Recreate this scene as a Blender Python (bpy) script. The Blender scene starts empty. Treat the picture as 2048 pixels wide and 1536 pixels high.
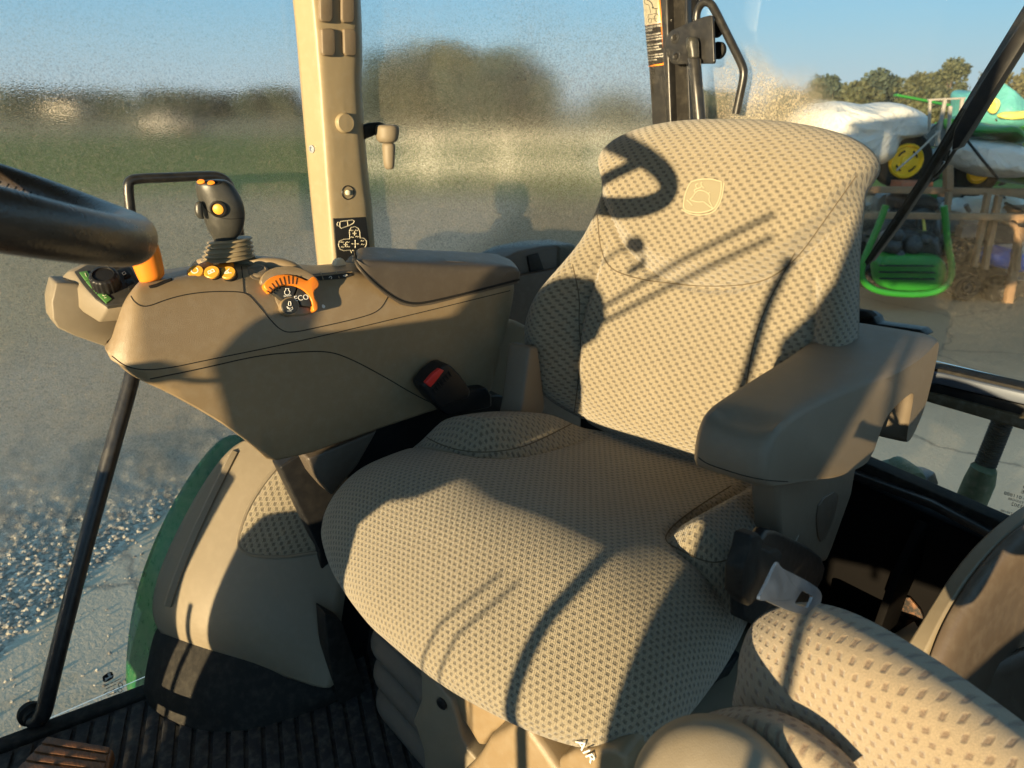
import bpy, bmesh, math, random
import numpy as np
from mathutils import Vector, Matrix
from mathutils.bvhtree import BVHTree
random.seed(7); rng=np.random.RandomState(5)
PI=math.pi; R=math.radians
COL=bpy.context.scene.collection
# ------------------------------------------------------------------ camera maths (metres, cab floor z=0, tractor rear = +Y, tractor left = +X)
FPX=1450.; HY=215.
PITCH=math.atan((768-HY)/FPX); YAW=R(50.4)
CAM=np.array([.72,0,1.08])
hd=np.array([-math.sin(YAW),math.cos(YAW),0]); rt=np.array([math.cos(YAW),math.sin(YAW),0]); ez=np.array([0,0,1.])
fw=hd*math.cos(PITCH)-ez*math.sin(PITCH); up=hd*math.sin(PITCH)+ez*math.cos(PITCH)
def ray(x,y): return fw+rt*((x-1024)/FPX)+up*(-(y-768)/FPX)
class Frame:
    def __init__(s,o,psi):
        s.o=np.array(o,float); s.psi=psi
        s.ex=np.array([math.cos(psi),math.sin(psi),0]); s.ey=np.array([-math.sin(psi),math.cos(psi),0]); s.ez=ez
    def L(s,P):
        P=np.asarray(P,float)-s.o; return np.array([P@s.ex,P@s.ey,P@s.ez])
    def W(s,l): return s.o+s.ex*l[0]+s.ey*l[1]+s.ez*l[2]
    def hit(s,x,y,n,c):          # point seen at (x,y) lying on the plane n.local = c, in local coordinates
        N=n[0]*s.ex+n[1]*s.ey+n[2]*s.ez; d=ray(x,y); k=(c-N@(CAM-s.o))/(N@d); return s.L(CAM+k*d)
    def X(s,x,y,v): return s.hit(x,y,(1,0,0),v)
    def Y(s,x,y,v): return s.hit(x,y,(0,1,0),v)
    def Z(s,x,y,v): return s.hit(x,y,(0,0,1),v)
    def D(s,x,y,d):              # at forward depth d
        return s.L(CAM+ray(x,y)*d)
F0=Frame((0,0,0),0)
FS=Frame((0,.95,0),R(12))
# ------------------------------------------------------------------ object helpers
def tag(o,label=None,cat=None,group=None,kind=None):
    if label: o['label']=label
    if cat: o['category']=cat
    if group: o['group']=group
    if kind: o['kind']=kind
    return o
def empty(name,fr=F0,label=None,cat=None,group=None,loc=None,kind=None):
    o=bpy.data.objects.new(name,None); COL.objects.link(o); o.empty_display_size=.05
    o.location=Vector(fr.o if loc is None else loc); o.rotation_euler=(0,0,fr.psi)
    return tag(o,label,cat,group,kind)
def mesh_obj(name,V,Fc,mat,parent=None,smooth=True,bevel=0,sub=0,uv=None,bseg=3,auto=None,solid=0,fr=None):
    me=bpy.data.meshes.new(name); me.from_pydata([tuple(map(float,v)) for v in V],[],Fc); me.validate(); me.update()
    if uv is not None:
        ul=me.uv_layers.new(name='UVMap'); 
        for l in me.loops: ul.data[l.index].uv=uv[l.vertex_index]
    bm=bmesh.new(); bm.from_mesh(me); bmesh.ops.recalc_face_normals(bm,faces=bm.faces); bm.to_mesh(me); bm.free()
    if mat: me.materials.append(mat)
    for p in me.polygons: p.use_smooth=smooth
    o=bpy.data.objects.new(name,me); COL.objects.link(o)
    if parent: o.parent=parent
    elif fr is not None:
        o.location=Vector(fr.o); o.rotation_euler=(0,0,fr.psi)
    if solid:
        m=o.modifiers.new('s','SOLIDIFY'); m.thickness=solid; m.offset=0
    if bevel:
        m=o.modifiers.new('b','BEVEL'); m.width=bevel; m.segments=bseg; m.limit_method='ANGLE'; m.angle_limit=R(35)
        m.harden_normals=False
    if sub:
        m=o.modifiers.new('u','SUBSURF'); m.levels=sub; m.render_levels=sub
    if smooth and not bevel and not sub and auto is None:
        me.set_sharp_from_angle(angle=R(42))
    if smooth and auto is None and bevel:
        try: me.shade_smooth() 
        except Exception: pass
    return o
def smooth_poly(P,n=3,closed=True):
    P=[np.array(p,float) for p in P]
    for _ in range(n):
        Q=[]; m=len(P)
        for i in range(m if closed else m-1):
            a,b=P[i],P[(i+1)%m]; Q+= [a*.75+b*.25,a*.25+b*.75]
        if not closed: Q=[P[0]]+Q+[P[-1]]
        P=Q
    return P
def prism(name,pts,axis,v0,v1,mat,parent=None,bevel=.003,round_=0,fr=None,smooth=True,taper=None,bseg=3,shear=0):
    """polygon pts (list of 3-vectors already lying in a plane; axis coordinate replaced) extruded between axis=v0 and v1"""
    P=smooth_poly(pts,round_) if round_ else [np.array(p,float) for p in pts]
    n=len(P); A=[];B=[]; c=sum(P)/n
    for p in P:
        a=p.copy(); a[axis]=v0; A.append(a)
        b=p.copy() if taper is None else c+(p-c)*taper
        b=b.copy(); b[axis]=v1
        if shear: b[1]+=abs(v1-v0)*shear
        B.append(b)
    F=[list(range(n)),list(range(2*n-1,n-1,-1))]+[[i,(i+1)%n,n+(i+1)%n,n+i] for i in range(n)]
    return mesh_obj(name,A+B,F,mat,parent,smooth=smooth,bevel=bevel,fr=fr,bseg=bseg)
def box(name,c,s,mat,parent=None,bevel=.003,rot=None,fr=None):
    V=[]
    M=Matrix.Rotation(0,3,'X') if rot is None else rot
    for i in (-1,1):
        for j in (-1,1):
            for k in (-1,1):
                V.append(Vector(c)+M@Vector((i*s[0]/2,j*s[1]/2,k*s[2]/2)))
    F=[(0,1,3,2),(4,6,7,5),(0,4,5,1),(2,3,7,6),(0,2,6,4),(1,5,7,3)]
    return mesh_obj(name,V,F,mat,parent,bevel=bevel,fr=fr,smooth=bevel>0)
def tube_data(path,r,n=12,caps=True):
    P=[Vector(p) for p in path]; m=len(P); rr=r if hasattr(r,'__len__') else [r]*m
    V=[];F=[]
    T=[(P[min(i+1,m-1)]-P[max(i-1,0)]).normalized() for i in range(m)]
    a=Vector((0,0,1)) if abs(T[0].z)<.9 else Vector((1,0,0))
    u=(a-T[0]*a.dot(T[0])).normalized()
    for i in range(m):
        u=(u-T[i]*u.dot(T[i])).normalized(); w=T[i].cross(u)
        for k in range(n):
            t=2*PI*k/n; V.append(P[i]+(u*math.cos(t)+w*math.sin(t))*rr[i])
    for i in range(m-1):
        for k in range(n): F.append((i*n+k,i*n+(k+1)%n,(i+1)*n+(k+1)%n,(i+1)*n+k))
    if caps: F+= [tuple(range(n-1,-1,-1)),tuple(range((m-1)*n,m*n))]
    return V,F
def tube(name,path,r,mat,parent=None,n=12,rnd=2,fr=None):
    if rnd: path=smooth_poly(path,rnd,closed=False)
    V,F=tube_data(path,r,n); return mesh_obj(name,V,F,mat,parent,fr=fr)
def ringloft(name,rings,mat,parent=None,sub=0,caps=True,fr=None,bevel=0,uv=None):
    n=len(rings[0]); V=[p for r in rings for p in r]; F=[]
    for i in range(len(rings)-1):
        for k in range(n): F.append((i*n+k,i*n+(k+1)%n,(i+1)*n+(k+1)%n,(i+1)*n+k))
    if caps: F+= [tuple(range(n-1,-1,-1)),tuple(range((len(rings)-1)*n,len(rings)*n))]
    return mesh_obj(name,V,F,mat,parent,sub=sub,fr=fr,bevel=bevel,uv=uv)
def lathe(name,c,axis,prof,mat,parent=None,n=32,fr=None):
    """prof: (r, h) along axis from c"""
    ax=Vector(axis).normalized(); a=Vector((0,0,1)) if abs(ax.z)<.9 else Vector((1,0,0))
    u=(a-ax*a.dot(ax)).normalized(); w=ax.cross(u); c=Vector(c)
    rings=[[c+ax*h+(u*math.cos(2*PI*k/n)+w*math.sin(2*PI*k/n))*max(r,1e-5) for k in range(n)] for r,h in prof]
    return ringloft(name,rings,mat,parent,fr=fr)
def patch(name,rows,mat,parent=None,th=.004,sub=2,fr=F0,kind='X',planar=False):
    """rows of (px,py,v): a sheet whose control points lie at X=v (or depth v) behind the named pixels; real thickness th"""
    V=[];UV=[];F=[];nr=len(rows);nc=len(rows[0])
    for i,r in enumerate(rows):
        for j,(x,y,v) in enumerate(r):
            V.append(getattr(fr,v[0])(x,y,v[1]) if isinstance(v,tuple) else getattr(fr,kind)(x,y,v))
    V=np.array(V)
    # arclength uv
    U=np.zeros((nr,nc,2))
    G=V.reshape(nr,nc,3)
    for i in range(nr):
        for j in range(1,nc): U[i,j,0]=U[i,j-1,0]+np.linalg.norm(G[i,j]-G[i,j-1])
    for j in range(nc):
        for i in range(1,nr): U[i,j,1]=U[i-1,j,1]+np.linalg.norm(G[i,j]-G[i-1,j])
    for i in range(nr-1):
        for j in range(nc-1): F.append((i*nc+j,i*nc+j+1,(i+1)*nc+j+1,(i+1)*nc+j))
    if planar:
        c=G[nr//2,nc//2]; t1=G[nr//2,nc//2+1]-c; t1/=np.linalg.norm(t1); t2=(G[nr-1,nc//2]-G[0,nc//2]); t2-=t1*(t1@t2); t2/=np.linalg.norm(t2)
        U=np.stack([G@t1,G@t2],-1)
    o=mesh_obj(name,V,F,mat,parent,uv=[tuple(q) for q in U.reshape(-1,2)],fr=None if parent else fr,auto=False)
    m=o.modifiers.new('u','SUBSURF'); m.levels=sub; m.render_levels=sub
    m=o.modifiers.new('s','SOLIDIFY'); m.thickness=th; m.offset=0
    return o
def join(parts):
    V=[];F=[]
    for v,f in parts:
        b=len(V); V+=list(v); F+=[tuple(i+b for i in q) for q in f]
    return V,F
def boxdata(c,s,rz=0):
    V=[]
    for i in (-1,1):
        for j in (-1,1):
            for k in (-1,1):
                x,y=i*s[0]/2,j*s[1]/2
                V.append(Vector((c[0]+x*math.cos(rz)-y*math.sin(rz),c[1]+x*math.sin(rz)+y*math.cos(rz),c[2]+k*s[2]/2)))
    return V,[(0,1,3,2),(4,6,7,5),(0,4,5,1),(2,3,7,6),(0,2,6,4),(1,5,7,3)]
DG=None
def bvh(o):
    bpy.context.view_layer.update()
    dg=bpy.context.evaluated_depsgraph_get(); e=o.evaluated_get(dg); me=e.to_mesh()
    mw=o.matrix_world; V=[mw@v.co for v in me.vertices]; F=[tuple(p.vertices) for p in me.polygons]
    t=BVHTree.FromPolygons(V,F); e.to_mesh_clear(); return t
def cast(trees,x,y):
    best=None; d=Vector(ray(x,y)).normalized()
    for t in (trees if isinstance(trees,list) else [trees]):
        h=t.ray_cast(Vector(CAM),d)
        if h[0] is not None and (best is None or h[3]<best[3]): best=h
    return best
def groove(name,trees,pxs,mat,parent,fr,r=.0009,rnd=3,lift=0):
    """thin seam line lying on a surface"""
    P=smooth_poly([(a,b,0) for a,b in pxs],rnd,closed=False); pts=[]
    for p in P:
        h=cast(trees,p[0],p[1])
        if h: pts.append(fr.L(np.array(h[0]+h[1]*lift*(1 if h[1].dot(Vector(-ray(p[0],p[1])))>0 else -1))))
    if len(pts)<2: return None
    V,F=tube_data(pts,r,6); return mesh_obj(name,V,F,mat,parent)
def text(name,s,mat,parent,M,size,extrude=.0002,align='CENTER',mirror=False):
    c=bpy.data.curves.new(name,'FONT'); c.body=s; c.size=size; c.extrude=extrude; c.align_x=align; c.align_y='CENTER'
    c.resolution_u=3
    t=bpy.data.objects.new(name+'_tmp',c); COL.objects.link(t); bpy.context.view_layer.update()
    me=bpy.data.meshes.new_from_object(t.evaluated_get(bpy.context.evaluated_depsgraph_get())); bpy.data.objects.remove(t); bpy.data.curves.remove(c)
    me.materials.clear(); me.materials.append(mat); me.name=name
    o=bpy.data.objects.new(name,me); COL.objects.link(o)
    if parent: o.parent=parent
    o.matrix_local=M
    return o
def basis(o,x,y):
    x=Vector(x).normalized(); y=Vector(y); y=(y-x*y.dot(x)).normalized(); z=x.cross(y)
    M=Matrix.Identity(4)
    for i in range(3): M[i][0]=x[i];M[i][1]=y[i];M[i][2]=z[i];M[i][3]=o[i]
    return M
# ------------------------------------------------------------------ materials
class NT:
    def __init__(s,name):
        s.m=bpy.data.materials.new(name); s.m.use_nodes=True; s.t=s.m.node_tree; s.t.nodes.clear()
        s.out=s.n('ShaderNodeOutputMaterial')
    def n(s,ty,**k):
        nd=s.t.nodes.new(ty)
        for a,v in k.items():
            if a.startswith('_'): setattr(nd,a[1:],v)
            else: nd.inputs[a.replace('__',' ')].default_value=v
        return nd
    def l(s,a,b): s.t.links.new(a,b)
    def math(s,op,a,b=None,c=None,clamp=False):
        nd=s.t.nodes.new('ShaderNodeMath'); nd.operation=op; nd.use_clamp=clamp
        for i,v in enumerate((a,b,c)):
            if v is None: continue
            if isinstance(v,(int,float)): nd.inputs[i].default_value=v
            else: s.l(v,nd.inputs[i])
        return nd.outputs[0]
    def ramp(s,f,stops,interp='LINEAR'):
        nd=s.t.nodes.new('ShaderNodeValToRGB'); nd.color_ramp.interpolation=interp
        e=nd.color_ramp.elements
        while len(e)<len(stops): e.new(.5)
        for i,(p,c) in enumerate(stops):
            e[i].position=p; e[i].color=(c,c,c,1) if isinstance(c,(int,float)) else (*c,1)
        s.l(f,nd.inputs[0]); return nd.outputs[0]
    def mix(s,f,a,b):
        nd=s.t.nodes.new('ShaderNodeMix'); nd.data_type='RGBA'
        if isinstance(f,(int,float)): nd.inputs[0].default_value=f
        else: s.l(f,nd.inputs[0])
        for i,v in ((6,a),(7,b)):
            if isinstance(v,tuple): nd.inputs[i].default_value=(*v,1)
            else: s.l(v,nd.inputs[i])
        return nd.outputs[2]
    def noise(s,scale,detail=2,vec=None,rough=.5,dist=0):
        nd=s.n('ShaderNodeTexNoise',Scale=scale,Detail=detail,Roughness=rough,Distortion=dist)
        if vec is not None: s.l(vec,nd.inputs['Vector'])
        return nd.outputs['Fac']
    def coord(s,w='Object'): return s.n('ShaderNodeTexCoord').outputs[w]
    def bsdf(s,col=None,rough=.5,metal=0,spec=.5,bump=None,bd=.001,bs=1,**k):
        p=s.n('ShaderNodeBsdfPrincipled'); s.p=p
        p.inputs['Roughness'].default_value=.5
        if isinstance(col,tuple): p.inputs['Base Color'].default_value=(*col,1)
        elif col is not None: s.l(col,p.inputs['Base Color'])
        if isinstance(rough,(int,float)): p.inputs['Roughness'].default_value=rough
        else: s.l(rough,p.inputs['Roughness'])
        p.inputs['Metallic'].default_value=metal; p.inputs['Specular IOR Level'].default_value=spec
        if bump is not None:
            b=s.n('ShaderNodeBump',Distance=bd,Strength=bs); s.l(bump,b.inputs['Height']); s.l(b.outputs[0],p.inputs['Normal'])
        for a,v in k.items(): p.inputs[a.replace('__',' ')].default_value=v
        s.l(p.outputs[0],s.out.inputs[0]); return p
def plastic(name,col,rough=.5,grain=900,gd=.0004,var=.12,dust=.0,spec=.4,metal=0):
    t=NT(name); co=t.coord()
    n1=t.noise(7,4,co,.6); n2=t.noise(grain,2,co)
    n3=t.noise(60,3,co,.6)
    c2=tuple(min(1,c*(1-var)) for c in col); c3=tuple(min(1,c*(1+var)) for c in col)
    c=t.mix(n1,c2,c3)
    if dust:
        f=t.math('MULTIPLY',t.ramp(n3,[(.45,0),(.8,1)]),dust); c=t.mix(f,c,(.42,.38,.30))
    r=t.math('MULTIPLY_ADD',n3,.25,rough-.12)
    t.bsdf(c,r,metal,spec,bump=n2,bd=gd,bs=.6); return t.m
def fabric(name,base=(.285,.242,.168),spot=(.030,.024,.018),px=.0175,py=.0064,knitk=.30,shift=.37,du_=9.,dk=2.3,dv_=6.,dvk=2.6,grain=800.):
    t=NT(name); uv=t.coord('UV'); co=t.coord()
    # wobble
    nz=t.n('ShaderNodeTexNoise',Scale=170.,Detail=1.); t.l(uv,nz.inputs['Vector'])
    add=t.n('ShaderNodeVectorMath',_operation='MULTIPLY_ADD'); t.l(nz.outputs['Color'],add.inputs[0]); add.inputs[1].default_value=(.0022,.0018,0); t.l(uv,add.inputs[2])
    sp=t.n('ShaderNodeSeparateXYZ'); t.l(add.outputs[0],sp.inputs[0])
    v=t.math('DIVIDE',sp.outputs[1],py); row=t.math('FLOOR',v); fv=t.math('SUBTRACT',v,row)
    u=t.math('ADD',t.math('DIVIDE',sp.outputs[0],px),t.math('MULTIPLY',row,shift)); fu=t.math('FRACT',u)
    du=t.math('ABSOLUTE',t.math('SUBTRACT',fu,.5)); dv=t.math('ABSOLUTE',t.math('SUBTRACT',fv,.5))
    mu=t.math('SMOOTH_MIN',t.math('MULTIPLY_ADD',du,-du_,dk),1.,.1); mv=t.math('MULTIPLY_ADD',dv,-dv_,dvk)
    m=t.math('MULTIPLY',t.math('MINIMUM',t.math('MAXIMUM',mu,0.),1.),t.math('MINIMUM',t.math('MAXIMUM',mv,0.),1.))
    wv=t.n('ShaderNodeTexWave',Scale=190.,Distortion=2.,Detail=1.); wv.bands_direction='DIAGONAL'; t.l(uv,wv.inputs['Vector'])
    knit=wv.outputs['Fac']; fz=t.noise(grain,3,co,.7)
    big=t.noise(9,3,co)
    bc=t.mix(big,tuple(c*.88 for c in base),tuple(c*1.1 for c in base))
    c=t.mix(t.math('MULTIPLY',m,t.math('MULTIPLY_ADD',fz,.5,.62,clamp=True)),bc,spot)
    c=t.mix(t.math('MULTIPLY',knit,knitk),c,tuple(c_*.45 for c_ in base))
    gz=t.ramp(fz,[(.36,0),(.64,1)]); c=t.mix(t.math('MULTIPLY',gz,.42),c,tuple(min(1,c_*1.55) for c_ in base)); c=t.mix(t.math('MULTIPLY',t.math('SUBTRACT',1.,gz),.30),c,tuple(c_*.30 for c_ in base))
    h=t.math('ADD',t.math('MULTIPLY',m,-1.),t.math('ADD',t.math('MULTIPLY',knit,.35*min(1,knitk/.3)**2),t.math('MULTIPLY',fz,.9)))
    t.bsdf(c,.92,0,.15,bump=h,bd=.0016,bs=.9,Sheen__Weight=.35,Sheen__Roughness=.5)
    return t.m
M={}
M['fabric']=fabric('seat fabric')
M['fabric_cushion']=fabric('cushion fabric',px=.0112,py=.0086,shift=.5,du_=7.,dk=2.25,dv_=6.5,dvk=2.25,spot=(.028,.022,.016))
M['fabric_small']=fabric('inset fabric',px=.013,py=.0075)
M['logo']=plastic('emblem thread',(.25,.22,.145),.8,2500,.0012,.15)
M['logo_edge']=plastic('emblem border thread',(.42,.38,.26),.7,2500,.001,.1)
M['tan']=plastic('tan console plastic',(.235,.172,.100),.36,1100,.0007,.10,.14,.5)
M['tan_dark']=plastic('brown lid plastic',(.085,.068,.052),.42,1000,.0009,.10,.06,.6)
M['grey_plastic']=plastic('grey brown armrest plastic',(.165,.132,.096),.52,1000,.0008,.07,.06)
M['trim']=plastic('beige trim plastic',(.20,.165,.115),.5,900,.0005,.07,.08)
M['pillar']=plastic('beige pillar plastic',(.27,.215,.13),.5,700,.0006,.10,.10)
def pillar_mat():
    t=NT('beige pillar plastic'); co=t.coord(); mp=t.n('ShaderNodeMapping'); mp.inputs['Scale'].default_value=(1.1,1.1,.55); t.l(co,mp.inputs[0])
    w1_=t.noise(24,1.5,mp.outputs[0],.4,.6); n2=t.noise(700,2,co); n3=t.noise(60,3,co)
    c=t.mix(w1_,(.265,.21,.128),(.295,.237,.145)); c=t.mix(t.math('MULTIPLY',t.ramp(n3,[(.5,0),(.8,1)]),.15),c,(.42,.38,.30))  # faint wavy streaks of light mixed into the plastic colour
    t.bsdf(c,.42,0,.4,bump=t.math('ADD',w1_,t.math('MULTIPLY',n2,.04)),bd=.0035,bs=.35); return t.m
M['pillar']=pillar_mat()
M['blank']=plastic('taupe blank plastic',(.17,.132,.09),.5,700,.0005,.07,.1)
M['shell']=plastic('brown shell plastic',(.10,.075,.055),.42,800,.0004,.1,.1)
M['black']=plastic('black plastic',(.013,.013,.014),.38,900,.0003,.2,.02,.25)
M['rubber']=plastic('black rubber',(.015,.0138,.0125),.7,500,.0006,.2,.06,.2)
M['mat']=plastic('ribbed mat rubber',(.026,.026,.028),.72,600,.0006,.3,.16,.25)
M['blackmetal']=plastic('black painted metal',(.016,.016,.017),.33,600,.0002,.2,.05,.5)
M['bellows']=plastic('grey bellows',(.10,.09,.075),.7,500,.0004,.08,.05)
M['darkpanel']=plastic('dark rear panel',(.006,.0055,.0055),.6,400,.0005,.3,.0,.03)
M['orange']=plastic('orange plastic',(.78,.22,.02),.36,900,.0002,.08,.0)
M['amber']=plastic('amber button',(.70,.33,.04),.4,900,.0002,.08,.0)
M['red']=plastic('red button',(.62,.03,.025),.42,800,.0003,.08)
M['white']=plastic('white print',(.75,.73,.68),.6,900,.0001,.05)
M['cream']=plastic('cream decal',(.72,.66,.50),.55,900,.0001,.05)
M['greenpad']=plastic('green key pad',(.07,.19,.05),.45,800,.0002,.1)
M['darkkey']=plastic('dark keys',(.03,.03,.028),.45,800,.0003,.15,.05)
M['greydark']=plastic('dark joystick plastic',(.038,.038,.034),.34,1200,.0003,.1,.04)
M['leather']=plastic('wheel leather',(.036,.026,.019),.30,420,.0006,.2,.03,.6)
M['steel']=plastic('galvanised steel',(.36,.39,.43),.38,600,.0003,.12,.0,.5,1.)
M['decalblack']=plastic('black decal film',(.012,.012,.012),.5,900,.0001,.1)
M['greypin']=plastic('grey lever shaft',(.33,.31,.26),.4,900,.0001,.05)
M['gap']=plastic('dark seam gap',(.01,.009,.008),.8,900,.0001,.1)
def wood():
    t=NT('brown pedal'); co=t.coord()
    mp=t.n('ShaderNodeMapping'); mp.inputs['Scale'].default_value=(8,60,40); t.l(co,mp.inputs[0])
    n=t.noise(3,5,mp.outputs[0],.6,1.5)
    t.bsdf(t.ramp(n,[(.3,(.07,.030,.012)),(.7,(.23,.095,.035))]),.5,bump=n,bd=.0006); return t.m
M['wood']=wood()
def chrome_bar():
    t=NT('grey alu bar'); t.bsdf((.13,.15,.19),.35,.3); return t.m
M['alu']=chrome_bar()
def glass(name,prof,patchy=.0,droplets=1.,veil=.10,clear=None):
    """fogged pane: roughness grows with condensation; droplets bump it"""
    t=NT(name); co=t.coord(); sp=t.n('ShaderNodeSeparateXYZ'); t.l(co,sp.inputs[0])
    big=t.noise(3.0,4,co,.55,.4)
    zc=t.math('ADD',sp.outputs[2],t.math('MULTIPLY',t.math('SUBTRACT',big,.5),.35))
    zr=t.n('ShaderNodeMapRange'); t.l(zc,zr.inputs[0]); zr.inputs[1].default_value=0; zr.inputs[2].default_value=1.5
    f=t.ramp(zr.outputs[0],[(q[0]/1.5,q[1]) for q in prof])
    f=t.math('MULTIPLY_ADD',t.math('SUBTRACT',big,.5),patchy,f)
    mask=None
    if clear is not None: # list of (point, radius, amount): wiped or damp patches
        for (c,rad,amt) in clear:
            vm=t.n('ShaderNodeVectorMath',_operation='DISTANCE'); t.l(co,vm.inputs[0]); vm.inputs[1].default_value=c
            d=t.math('ADD',vm.outputs['Value'],t.math('MULTIPLY',t.math('SUBTRACT',big,.5),rad*.8))
            k=t.n('ShaderNodeMapRange'); k.interpolation_type='SMOOTHSTEP'; t.l(d,k.inputs[0]); k.inputs[1].default_value=rad; k.inputs[2].default_value=rad*.45; k.inputs[3].default_value=0; k.inputs[4].default_value=amt
            f=t.math('ADD',f,k.outputs[0])
    f=t.math('MAXIMUM',f,.0)
    vo=t.n('ShaderNodeTexVoronoi',Scale=320.); t.l(co,vo.inputs['Vector'])
    vo2=t.n('ShaderNodeTexVoronoi',Scale=210.); t.l(co,vo2.inputs['Vector'])
    h=t.math('ADD',t.math('SMOOTH_MIN',vo.outputs['Distance'],.5,.1),t.math('MULTIPLY',t.math('MINIMUM',vo2.outputs['Distance'],.35),1.3))
    fine=t.noise(420,2,co)
    h=t.math('MULTIPLY',h,t.math('MINIMUM',t.math('MULTIPLY',f,7.*droplets),1.))
    b=t.n('ShaderNodeBump',Distance=.0004,Strength=.40); t.l(h,b.inputs['Height'])
    g=t.n('ShaderNodeBsdfGlass',IOR=1.33); g.inputs['Color'].default_value=(.975,.97,.95,1); t.l(f,g.inputs['Roughness']); t.l(b.outputs[0],g.inputs['Normal'])
    vg_=t.n('ShaderNodeTexVoronoi',Scale=380.); t.l(co,vg_.inputs['Vector']); sg_=t.n('ShaderNodeSeparateColor'); t.l(vg_.outputs['Color'],sg_.inputs[0])
    gm2=t.math('MULTIPLY',t.ramp(sg_.outputs[0],[(0,1),(.35,.15),(1,0)]),t.math('MINIMUM',t.math('MULTIPLY',f,9.),1.)); t.l(t.mix(gm2,(.975,.97,.95),(.70,.70,.68)),g.inputs['Color'])
    df=t.n('ShaderNodeBsdfDiffuse'); df.inputs['Color'].default_value=(.80,.69,.50,1)
    tr=t.n('ShaderNodeBsdfTranslucent'); tr.inputs['Color'].default_value=(.80,.69,.50,1)
    m0=t.n('ShaderNodeMixShader'); m0.inputs[0].default_value=.5; t.l(df.outputs[0],m0.inputs[1]); t.l(tr.outputs[0],m0.inputs[2])
    ms=t.n('ShaderNodeMixShader'); gv=t.n('ShaderNodeSeparateColor'); t.l(vo.outputs['Color'],gv.inputs[0]); g2_=t.math('MULTIPLY_ADD',t.math('POWER',gv.outputs[0],2.),1.6,.45); t.l(t.math('MULTIPLY',t.math('MINIMUM',t.math('MULTIPLY',f,veil*22),.30),g2_),ms.inputs[0]); t.l(g.outputs[0],ms.inputs[1]); t.l(m0.outputs[0],ms.inputs[2])
    t.l(ms.outputs[0],t.out.inputs[0]); return t.m
# ================================================================== DRIVER SEAT
def make_grid_disc(outline,c,prof,nr,nt):
    pass
def catmull(P,n,closed=True):
    P=[np.array(p,float) for p in P]; m=len(P); out=[]
    for i in range(m if closed else m-1):
        p0,p1,p2,p3=[P[(i+k)%m] if closed else P[min(max(i+k,0),m-1)] for k in (-1,0,1,2)]
        for j in range(n):
            t=j/n; out.append(.5*((2*p1)+(-p0+p2)*t+(2*p0-5*p1+4*p2-p3)*t*t+(-p0+3*p1-3*p2+p3)*t**3))
    if not closed: out.append(P[-1])
    return out
def resample(P,n):
    P=np.array(P); Q=np.vstack([P,P[:1]]); d=np.r_[0,np.cumsum(np.linalg.norm(np.diff(Q,axis=0),axis=1))]
    s=np.linspace(0,d[-1],n,endpoint=False); return np.stack([np.interp(s,d,Q[:,k]) for k in range(Q.shape[1])],1)
def sstep(x,a,b):
    t=min(1,max(0,(x-a)/(b-a))); return t*t*(3-2*t)
seat=empty('driver_seat',FS,'tan patterned fabric driver seat with stitched emblem and padded left armrest','seat')
# ---- backrest: local plane y = (z-.52)*.2, forward normal mm
mm=np.array([0,-1,.2])/math.hypot(1,.2); bb=np.array([0,.2,1])/math.hypot(1,.2); aa=np.array([1.,0,0])
half=[(0,-.028),(.10,-.025),(.18,-.012),(.25,.022),(.268,.075),(.272,.14),(.264,.21),(.250,.285),(.240,.335),(.232,.385),(.227,.43),(.224,.462),(.232,.482),(.236,.500),(.218,.522),(.18,.541),(.12,.555),(.06,.561)]
outl=half+[(0,.562)]+[(-a-(.068*math.exp(-((b-.165)/.135)**2)),b) for a,b in half[:0:-1]]
NT_=300; NR=100
OL=resample(catmull(outl,8),NT_); cc=np.array([0,.27])
def seam_w(b): return .196+.012*math.sin((b-.05)*9)-(.0 if b<.2 else (b-.2)*.12)
def seam_h(a): return .282+.055*(abs(a)/.15)**2.4 if abs(a)<.15 else .282+.055+ (abs(a)-.15)*1.25
def back_h(a,b):
    h=0
    sw=seam_w(b); sh=seam_h(a)
    # wings rise forward outside the wing seam
    wing=sstep(abs(a),sw-.005,sw+.08)*(1-sstep(b,.19,.46)); h+=(.062 if a>0 else .074)*wing
    # head pad stands forward above its U seam
    d=(b-sh); hp=sstep(d,-.002,.05)*(1-.35*sstep(b,.45,.56)); h+=.034*hp
    # lumbar
    h+=.012*math.exp(-((b-.13)/.11)**2)*(1-wing)
    # creases
    if b<.34: h-=.011*math.exp(-((abs(a)-sw)/.0065)**2)*(1-sstep(b,.30,.345))
    if b>.2 : h-=.010*math.exp(-(d/.0065)**2)*(1-sstep(abs(a),.20,.235))
    # puckers
    h+=.0012*math.sin(a*38+3*math.sin(b*9))*math.sin(b*21)
    return h
V=[];UV=[];T=.052
for i in range(NR+1):
    r=i/NR
    for k in range(NT_):
        p=cc+(OL[k]-cc)*r
        e=max(0.,1-r**9)**.5; drop=T*(1-e)
        n2=(OL[k]-cc)/np.linalg.norm(OL[k]-cc)
        hh=back_h(p[0],p[1])*e
        V.append(aa*p[0]+bb*p[1]+mm*(hh-drop)+np.array([0,0,.52])); UV.append((p[0]+n2[0]*drop,p[1]+n2[1]*drop))
base=len(V)
for j in range(1,9):     # back shell
    r=1-(j/8)**2*.35; dz=-T-.075*math.sin(j/8*PI/2)
    for k in range(NT_):
        p=cc+(OL[k]-cc)*r; n2=(OL[k]-cc)/np.linalg.norm(OL[k]-cc)
        V.append(aa*p[0]+bb*p[1]+mm*dz+np.array([0,0,.52])); UV.append((p[0]+n2[0]*(T-dz),p[1]+n2[1]*(T-dz)))
F=[]
for i in range(NR+8):
    for k in range(NT_): F.append((i*NT_+k,i*NT_+(k+1)%NT_,(i+1)*NT_+(k+1)%NT_,(i+1)*NT_+k))
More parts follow.
